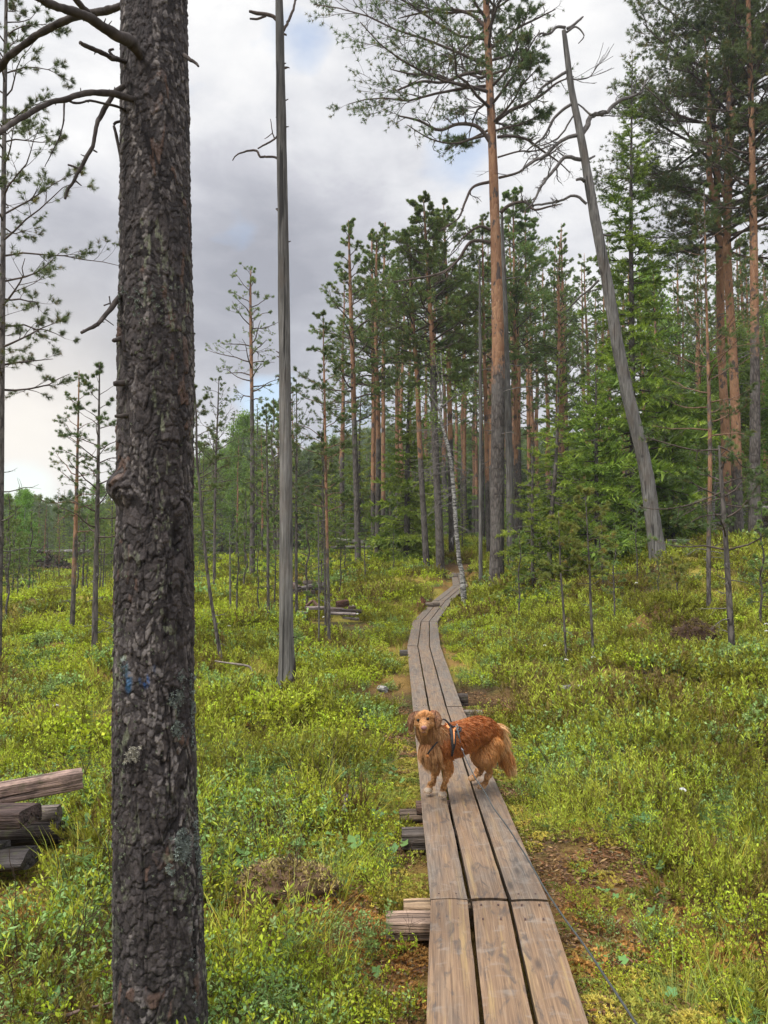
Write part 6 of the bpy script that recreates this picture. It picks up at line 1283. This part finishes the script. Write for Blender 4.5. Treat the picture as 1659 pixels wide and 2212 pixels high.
mound('root_plate', gpt(W(60, 1205, 45)[0], 45, 0), 2.6, .8, 1.2, 'dark root plate of the fallen tree across the far left bog', 'root plate', (.05, .035, .028), (.08, .08, .04))
mound('root_plate', gpt(W(1658, 1150, 23)[0], 23, 0), .55, .5, .75, 'black root plate of an uprooted tree at the right edge', 'root plate', (.035, .025, .02), (.07, .06, .03))
# ------------------------------------------------------------------ the dog
def Dp(x, y, dep): return W((1450 + x * .45208) * .54861, (2650 + y * .45208) * .54861, dep)
def px2m(r_, dep): return r_ * .248 * dep / F
def ground_pt(x, y): return WZ((1450 + x * .45208) * .54861, (2650 + y * .45208) * .54861, 0.0)
pf1, pf2, ph1, ph2 = ground_pt(648, 1068), ground_pt(522, 1036), ground_pt(1002, 1002), ground_pt(920, 930)
SK = []      # (pos, radius, zone)
def chain(pts, zone, n=7):
    P = [p if isinstance(p, np.ndarray) else Dp(*p[:3]) for p, _ in pts]; R_ = [r_ for _, r_ in pts]
    R_ = [px2m(r_, 4.8) for r_ in R_]
    Q_, q_ = resample(np.array(P), np.array(R_), n * (len(P) - 1) + 1)
    for a_, b_ in zip(Q_, q_): SK.append((a_, b_, zone))
up = lambda p, z, dx=0, dy=0: p + np.array([dx, dy, z])
chain([((590, 585, 4.69), 108), ((650, 600, 4.72), 135), ((745, 572, 4.79), 138), ((860, 530, 4.87), 132), ((960, 498, 4.94), 130), ((1045, 510, 5.0), 112), ((1085, 535, 5.03), 88)], 'torso', 9)
chain([((498, 420, 4.615), 66), ((530, 490, 4.655), 88), ((575, 560, 4.69), 108), ((560, 640, 4.67), 98)], 'neck', 7)
chain([((496, 396, 4.62), 70), ((492, 420, 4.585), 58), ((487, 455, 4.535), 42), ((485, 480, 4.495), 33)], 'face', 6)
chain([((486, 490, 4.51), 27), ((490, 502, 4.53), 26)], 'face', 3)
chain([((455, 382, 4.575), 30), ((475, 372, 4.575), 30), ((515, 368, 4.575), 30), ((530, 376, 4.58), 30)], 'face', 3)
chain([((448, 430, 4.58), 34), ((530, 430, 4.585), 36)], 'face', 8)
for pts in ([((425, 342, 4.64), 20), ((395, 360, 4.635), 24), ((374, 400, 4.625), 25), ((368, 448, 4.615), 19), ((371, 470, 4.61), 12)], [((562, 335, 4.64), 20), ((588, 352, 4.625), 24), ((604, 388, 4.60), 25), ((609, 425, 4.59), 20), ((608, 448, 4.59), 12)]):
    chain(pts, 'ear', 4)
chain([((665, 650, 4.69), 76), ((674, 730, 4.715), 52), ((688, 800, 4.735), 34), ((678, 870, 4.725), 23), ((665, 940, 4.71), 19), (up(pf1, .055, .002, .012), 19), (up(pf1, .026, 0, .004), 24)], 'fleg', 6)
chain([((560, 690, 4.74), 70), ((575, 760, 4.775), 45), ((578, 810, 4.79), 32), ((570, 880, 4.785), 22), ((562, 940, 4.78), 18), (up(pf2, .055, .010, .012), 18), (up(pf2, .026, .004, .004), 23)], 'fleg', 6)
for p in (pf1, pf2, ph1, ph2):
    for k, (dx, dy) in enumerate(((-.026, -.006), (-.010, -.019), (.010, -.018), (.024, -.004))):
        base_ = up(p, .015, 0, -.004) if p is pf1 or p is pf2 else up(p, .015, -.012, 0)
        SK.append((base_ + np.array([dx * .72, dy * 1.25, -.003]), .0105, 'toe' if p is pf1 or p is pf2 else 'htoe')); SK.append((base_ + np.array([dx * .5, dy * .4, .005]), .0125, 'toe' if p is pf1 or p is pf2 else 'htoe'))
chain([((1045, 590, 4.96), 105), ((1025, 680, 4.93), 88), ((1012, 740, 4.90), 62), ((1028, 800, 4.93), 34), ((1050, 850, 4.955), 23), ((1042, 905, 4.93), 18), (up(ph1, .075, .028, .035), 22), (up(ph1, .032, .016, .016), 23), (up(ph1, .022, -.012, -.004), 24)], 'hleg', 6)
chain([((985, 610, 5.04), 95), ((965, 700, 5.03), 70), ((955, 755, 5.02), 48), ((972, 800, 5.05), 30), ((984, 835, 5.07), 21), ((968, 875, 5.05), 17), (up(ph2, .06, .026, .03), 20), (up(ph2, .028, .012, .012), 22), (up(ph2, .020, -.012, -.002), 22)], 'hleg', 6)
chain([((1100, 490, 5.05), 52), ((1135, 560, 5.08), 42), ((1160, 640, 5.10), 40), ((1190, 710, 5.11), 38), ((1215, 765, 5.11), 28), ((1226, 790, 5.11), 14)], 'tail', 6)
sph = Acc(); un, vn = 14, 9; uu, vv = np.meshgrid(np.arange(un) / un * 2 * pi, (np.arange(vn) + .5) / vn * pi - pi / 2)
TS = np.stack([np.cos(uu) * np.cos(vv), np.sin(uu) * np.cos(vv), np.sin(vv)], -1).reshape(-1, 3); TS = np.vstack([TS, [0, 0, -1], [0, 0, 1]]); kk_ = np.arange(un * vn).reshape(vn, un)
FQ = np.stack([kk_[:-1], np.roll(kk_[:-1], -1, 1), np.roll(kk_[1:], -1, 1), kk_[1:]], -1).reshape(-1, 4)
FT = np.array([[un * vn, (j + 1) % un, j] for j in range(un)] + [[un * vn + 1, kk_[-1, j], kk_[-1, (j + 1) % un]] for j in range(un)])
for p, r_, z_ in SK:
    sph.add(p + TS * r_ * np.array([1, 1, 1]), FQ); sph.T.append(FT + sph.n - len(TS))
tmp = sph.build('tmp', M_fur)
md = tmp.modifiers.new('r', 'REMESH'); md.mode = 'VOXEL'; md.voxel_size = .0055; ms = tmp.modifiers.new('s', 'SMOOTH'); ms.iterations = 5; ms.factor = .5
dg = bpy.context.evaluated_depsgraph_get(); ev = tmp.evaluated_get(dg); bm_ = bpy.data.meshes.new_from_object(ev); bpy.data.objects.remove(tmp)
nv_ = len(bm_.vertices); BV = np.empty(nv_ * 3); bm_.vertices.foreach_get('co', BV); BV = BV.reshape(-1, 3)
bm_.calc_loop_triangles(); nt_ = len(bm_.loop_triangles); BT = np.empty(nt_ * 3, np.int32); bm_.loop_triangles.foreach_get('vertices', BT); BT = BT.reshape(-1, 3)
SKP = np.array([s[0] for s in SK]); SKR = np.array([s[1] for s in SK]); SKZ = [s[2] for s in SK]
fw = norm((pf1 + pf2) / 2 - (ph1 + ph2) / 2); back = -fw; dn = np.array([0, 0, -1.])
nosep = Dp(486, 478, 4.48); zones = sorted(set(SKZ)); zid = np.array([zones.index(z) for z in SKZ])
RUST = np.array([.34, .098, .021]); RED2 = np.array([.54, .225, .06]); TAN = np.array([.52, .265, .105]); CREAM = np.array([.72, .47, .24]); EARC = np.array([.15, .052, .022]); DARKC = np.array([.30, .13, .045])
def dogcol(P, zi):
    zx = zi; n_ = fbm(P[:, 0] * 14, P[:, 1] * 14, P[:, 2] * 10, seed=91, oct=3)[:, None]; hz = P[:, 2:3]
    C = {}
    C['torso'] = RUST * (1 - sstep(.30, .16, hz) * .0) + (RED2 - RUST) * np.clip(sstep(.38, .22, hz) * .5 + (n_ - .5) * 1.2, 0, 1)
    t_ = (P - Dp(1050, 560, 5.0)) @ back; C['torso'] = C['torso'] + (TAN - C['torso']) * (sstep(-.01, .09, t_)[:, None] * .75)
    C['neck'] = DARKC + (TAN * .9 - DARKC) * np.clip(sstep(.47, .60, n_) * .8, 0, 1); C['face'] = TAN * 1.05 + 0 * n_; C['ear'] = EARC * (1 + 1.0 * sstep(.52, .64, n_))
    C['face'] = C['face'] + (RED2 * .95 - C['face']) * sstep(.50, .54, hz) * .8
    C['fleg'] = TAN + (RED2 - TAN) * sstep(.10, .24, hz); C['hleg'] = TAN * .95 + (RED2 - TAN) * sstep(.12, .28, hz); C['toe'] = np.array([.60, .48, .36]) + 0 * n_; C['htoe'] = np.array([.55, .33, .17]) + 0 * n_; C['tail'] = RED2 + (CREAM * .95 - RED2) * np.clip(sstep(.44, .58, n_) + sstep(.30, .36, hz) * .5, 0, 1)
    out = np.zeros((len(P), 3))
    for i, z in enumerate(zones): out[zx == i] = C[z][zx == i]
    return out * (.82 + .36 * n_)
def zone_of(P):
    o = np.empty(len(P), int)
    for s in range(0, len(P), 4000):
        o[s:s + 4000] = zid[np.argmin(np.linalg.norm(P[s:s + 4000, None] - SKP[None], axis=2) - SKR[None], 1)]
    return o
dogc = (pf1 + ph1) / 2; dogc[2] = .005
dogc0 = dogc.copy(); dog = thing('dog', dogc - [0, 0, .005], 'rust-red long-haired dog in a black harness standing on the boardwalk and looking at the camera', 'dog')
a = Acc(); a.add(BV, BT, dogcol(BV, zone_of(BV)) * .55); a.build('body', M_fur, dog, dogc, smooth=True)
bvh = BVHTree.FromPolygons([tuple(v) for v in BV], [tuple(int(i) for i in t) for t in BT])
rd_ = np.random.default_rng(31)
tri = BV[BT]; cr = np.cross(tri[:, 1] - tri[:, 0], tri[:, 2] - tri[:, 0]); ar = np.linalg.norm(cr, axis=1); tz = zone_of(tri.mean(1))
NF = 130000; wgt = ar * np.where(np.isin(tz, [zones.index('face'), zones.index('toe')]), 2.2, 1.0); ti = rd_.choice(len(BT), NF, p=wgt / wgt.sum()); uv = rd_.random((NF, 2)); fl = uv.sum(1) > 1; uv[fl] = 1 - uv[fl]
RP = tri[ti, 0] + uv[:, :1] * (tri[ti, 1] - tri[ti, 0]) + uv[:, 1:] * (tri[ti, 2] - tri[ti, 0]); RN = norm(cr[ti]); z_ = tz[ti]
flow = np.zeros((NF, 3)); ln = np.zeros(NF); lift = np.full(NF, .35)
def setz(z, f, l, lf=.35):
    m_ = z_ == zones.index(z); f = np.broadcast_to(f, (NF, 3)); flow[m_] = f[m_]; ln[m_] = np.broadcast_to(l, NF)[m_]; lift[m_] = lf
hz = RP[:, 2]; sidewise = np.stack([RN[:, 0], RN[:, 1], 0 * hz], 1)
setz('torso', back * .8 + dn * (.55 + .5 * sstep(.40, .22, hz))[:, None], .034 + .06 * sstep(.30, .18, hz), .3)
setz('neck', dn + back * .15 + np.array([0, -.15, 0]), .055 + .05 * sstep(.42, .25, hz), .35)
setz('face', norm(RP - nosep) + dn * .25, .010 + .016 * sstep(.0, .10, np.linalg.norm(RP - nosep, axis=1)), .25)
setz('ear', dn, .030, .25); setz('fleg', dn + back * .5, .007 + .04 * sstep(.12, .24, hz) + .020 * ((RN @ back) > .3), .3)
setz('hleg', dn + back * .5, .010 + .03 * sstep(.1, .26, hz) + .035 * ((RN @ back) > .2) * sstep(.06, .16, hz), .3)
setz('toe', dn * .3 + fw, .006, .2); setz('htoe', dn * .3 + fw, .006, .2)
setz('tail', norm(Dp(1235, 800, 5.11) - Dp(1110, 500, 5.06)) + sidewise * .45, .092, .55)
ln *= rd_.uniform(.6, 1.35, NF); fl_n = norm(flow - RN * (flow * RN).sum(1, keepdims=True) + 1e-4)
wave = np.stack([fbm(RP[:, 0] * 25 + 7 * j, RP[:, 1] * 25, RP[:, 2] * 25, seed=95 + j, oct=2) - .5 for j in range(3)], 1)
d = norm(fl_n + RN * lift[:, None] + wave * .65 + rd_.normal(size=(NF, 3)) * .08)
K = 4; PP = np.zeros((NF, K + 1, 3)); PP[:, 0] = RP - RN * .001
bk = np.clip(RN[:, 2:3], 0, 1) * (z_ == zones.index('torso'))[:, None]
for k in range(1, K + 1):
    PP[:, k] = PP[:, k - 1] + d * (ln / K)[:, None]; d = norm(d + np.array([0, 0, -.16]) + fl_n * .12 - RN * .10)
from mathutils.kdtree import KDTree
ng_ = 5200; gsel = rd_.choice(NF, ng_, replace=False); kd = KDTree(ng_)
for i, g in enumerate(gsel): kd.insert(tuple(RP[g]), i)
kd.balance(); nearest = np.array([kd.find(tuple(p))[1] for p in RP]); G = PP[gsel[nearest]]; same = (z_ == z_[gsel[nearest]])[:, None, None]; cs = np.linspace(0, 1, K + 1)[None, :, None] ** 1.3 * .48 * same
cs = cs * np.where(np.isin(z_, [zones.index('face'), zones.index('toe'), zones.index('htoe')]), .3, 1)[:, None, None]
PP = PP * (1 - cs) + (G + (RP - RP[gsel[nearest]])[:, None] * .25) * cs
PP[:, :, 2] = np.maximum(PP[:, :, 2], .004)
sd_ = norm(np.cross(PP[:, -1] - PP[:, 0], rd_.normal(size=(NF, 3)))); wf = np.where(np.isin(z_, [zones.index('face'), zones.index('toe')]), .0009, .0015)[:, None, None] * np.array([1, .95, .8, .5, .05])[None, :, None]
V = np.stack([PP - sd_[:, None] * wf, PP + sd_[:, None] * wf], 2); ii_ = np.arange(NF * (K + 1) * 2).reshape(NF, K + 1, 2); q = np.stack([ii_[:, :-1, 0], ii_[:, :-1, 1], ii_[:, 1:, 1], ii_[:, 1:, 0]], -1).reshape(-1, 4)
fc = dogcol(RP, z_) * rd_.uniform(.7, 1.35, (NF, 1)); tipc = (fc + (CREAM - fc) * np.where(np.isin(z_, [zones.index('torso')]), .12, .30)[:, None]) * 1.1
cc = fc[:, None] * (1 - np.linspace(0, 1, K + 1)[None, :, None]) + tipc[:, None] * np.linspace(0, 1, K + 1)[None, :, None]; cc = np.repeat(cc[:, :, None], 2, 2).reshape(-1, 3)
a = Acc(); a.add(V, q, cc); a.build('hair', M_fur, dog, dogc)
o_cam = Vector((0, 0, CAMZ))
def hit(x, y, off):
    t = Vector(Dp(x, y, 5.0)) - o_cam; t.normalize(); loc, nn, i_, ds = bvh.ray_cast(o_cam, t)
    return None if loc is None else np.array(loc - t * off)
def ball(acc_, c, rx, col, sc_=(1, 1, 1)): acc_.add(np.asarray(c) + TS * rx * np.array(sc_), FQ, col); acc_.T.append(FT + acc_.n - len(TS))
for (ex, ey) in ((436, 404), (519, 391)):
    a = Acc(); p = hit(ex, ey, .006); ball(a, p, .0095, (.02, .012, .008)); a.build('eye', M_eye, dog, dogc, smooth=True)
a = Acc(); p = hit(485, 470, .004); ball(a, p, .0155, (.3, .15, .14), (1.15, .7, .85)); a.build('nose', M_nose, dog, dogc, smooth=True)
a = Acc(); mp = [hit(x, y, .0085) for x, y in ((462, 505), (475, 510), (487, 504), (500, 510), (515, 503))]; tubes(a, np.array([mp]), np.full((1, 5), .0016), 5, (.06, .03, .03)); a.build('mouth', M_nose, dog, dogc)
def ribbon(acc_, pts, off, th_=.003, fixed=None):
    """flat strap following pixels of the survey photo laid on the coat"""
    P = []; R_ = []
    xy, w_ = resample(np.array([(p[0], p[1], 0.) for p in pts]), np.array([p[2] for p in pts], float), max(10, 5 * len(pts)))
    last = None
    for (x, y, _), ww in zip(xy, w_):
        p = hit(x, y, off) if fixed is None else Dp(x, y, fixed)
        if p is None: p = Dp(x, y, last if last else 4.72)
        last = p[1]; P.append(p); R_.append(px2m(ww, 4.7) / 2)
    P = np.array(P); Ys = np.convolve(np.pad(P[:, 1], 2, mode='edge'), np.ones(5) / 5, 'valid'); P[:, 1] = Ys
    T_ = norm(np.gradient(P, axis=0)); vw = norm(P - np.array(o_cam)); S_ = norm(np.cross(T_, vw)); Nn = norm(np.cross(S_, T_)); R_ = np.array(R_)[:, None]
    Nn = np.where((Nn * vw).sum(1, keepdims=True) > 0, -Nn, Nn)
    V = np.stack([P - S_ * R_, P + S_ * R_, P + S_ * R_ * .9 + Nn * th_, P - S_ * R_ * .9 + Nn * th_], 1); k_ = np.arange(len(P) * 4).reshape(-1, 4)
    acc_.add(V, np.stack([k_[:-1], np.roll(k_[:-1], -1, 1), np.roll(k_[1:], -1, 1), k_[1:]], -1).reshape(-1, 4))
a = Acc()
ribbon(a, [(700, 440, 20), (716, 480, 24), (727, 540, 24), (733, 600, 24), (738, 655, 22), (728, 715, 18)], .022)
ribbon(a, [(735, 462, 14), (765, 462, 14), (798, 466, 14), (808, 484, 14), (795, 500, 13), (760, 500, 13)], .026)
ribbon(a, [(762, 505, 12), (760, 560, 12), (755, 620, 12), (742, 665, 12)], .024)
ribbon(a, [(604, 590, 12), (570, 630, 14), (535, 672, 14), (515, 705, 14)], .030)
ribbon(a, [(640, 405, 9), (652, 396, 12), (672, 402, 14), (695, 425, 16), (722, 452, 18), (752, 470, 18)], .024, fixed=4.715)
hn = a.build('harness', M_black, dog, dogc)
hn['label'] = 'black harness with orange lining and a carrying handle'
a = Acc(); ribbon(a, [(745, 482, 26), (762, 482, 28), (778, 482, 26)], .024); ribbon(a, [(745, 480, 11), (747, 540, 11), (744, 610, 10)], .026); ribbon(a, [(676, 440, 22), (690, 455, 20), (706, 475, 16)], .020)
o = a.build('harness_lining', M_orange, hn); o.location = (0, 0, 0); o.data.transform(__import__('mathutils').Matrix.Translation(-Vector(dogc)))
a = Acc(); ribbon(a, [(508, 700, 20), (515, 715, 24), (520, 732, 20)], .036, .006); o = a.build('tag', M_orange, hn, dogc)
a = Acc(); c_ = hit(772, 470, .032); th_ = np.linspace(0, 2 * pi, 13); ringp = c_ + np.stack([.010 * np.cos(th_), 0 * th_, .012 * np.sin(th_)], -1); tubes(a, ringp[None], np.full((1, 13), .002), 6); o = a.build('ring', M_steel, hn, dogc)
# leash
lp0 = hit(772, 478, .034); tsh = hit(808, 640, .05)
if tsh is None: tsh = Dp(808, 640, 4.65)
root = thing('leash', tsh, 'thin dark grey leash running from the harness over the planks to the bottom right', 'leash')
def ftube(nm, P, R_, mat, n_=8):
    P = np.array(P, float); R_ = np.array(R_, float); q1, q2 = resample(P, R_, len(P) * 6); a = Acc(); tubes(a, q1[None], q2[None], n_); return a.build(nm, mat, root, tsh, smooth=True)
M_grip = simple('grey webbing', (.10, .115, .12), .7)
m1 = Dp(785, 540, float(lp0[1]) - .01); m2 = Dp(806, 645, float(lp0[1]) - .005)
ftube('strap', [lp0, m1, m2], [.006, .0075, .006], M_grip); ftube('snap_hook', [lp0 + [0, 0, .022], lp0 + [.004, 0, .010], lp0], [.003, .004, .003], M_steel)
e2 = Dp(820, 672, float(lp0[1]) - .01)
o = ftube('snap_hook', [m2, (m2 + e2) / 2, e2, e2 + [.006, 0, .004], e2 + [-.004, 0, -.004]], [.003, .0035, .006, .007, .003], M_steel)
LN = [(1004, 1633, 4.60), (1012, 1651, 4.54), (1029, 1684, 4.42), (1048, 1712, 4.25), (1066, 1745, 4.05), (1099, 1790, 3.7), (1142, 1859, 3.28), (1178, 1922, 2.92), (1218, 1982, 2.6), (1264, 2045, 2.3), (1317, 2125, 2.0), (1390, 2235, 1.7), (1480, 2370, 1.4), (1560, 2520, 1.1)]
LPt = [e2] + [W(*t) for t in LN]; ftube('line', LPt, [.0032] * len(LPt), M_rope)

# ------------------------------------------------------------------ thin summer haze over the bog
a = Acc(); hx0, hx1, hy0, hy1, hz0, hz1 = -420., 420., -12., 640., -3., 42.
Vh = np.array([[x, y, z] for z in (hz0, hz1) for y in (hy0, hy1) for x in (hx0, hx1)])
a.add(Vh, np.array([[0, 2, 3, 1], [4, 5, 7, 6], [0, 1, 5, 4], [2, 6, 7, 3], [0, 4, 6, 2], [1, 3, 7, 5]]))
hm = bpy.data.materials.new('haze'); hm.use_nodes = True; ht = NT(hm.node_tree); ho = ht.n('ShaderNodeOutputMaterial'); pv = ht.n('ShaderNodeVolumePrincipled')
pv.inputs['Color'].default_value = (.80, .86, .95, 1); pv.inputs['Density'].default_value = .0007; pv.inputs['Anisotropy'].default_value = .2
hm.node_tree.links.new(pv.outputs[0], ho.inputs['Volume'])
tag(a.build('haze', hm), 'thin pale haze over bog and forest', kind='stuff')
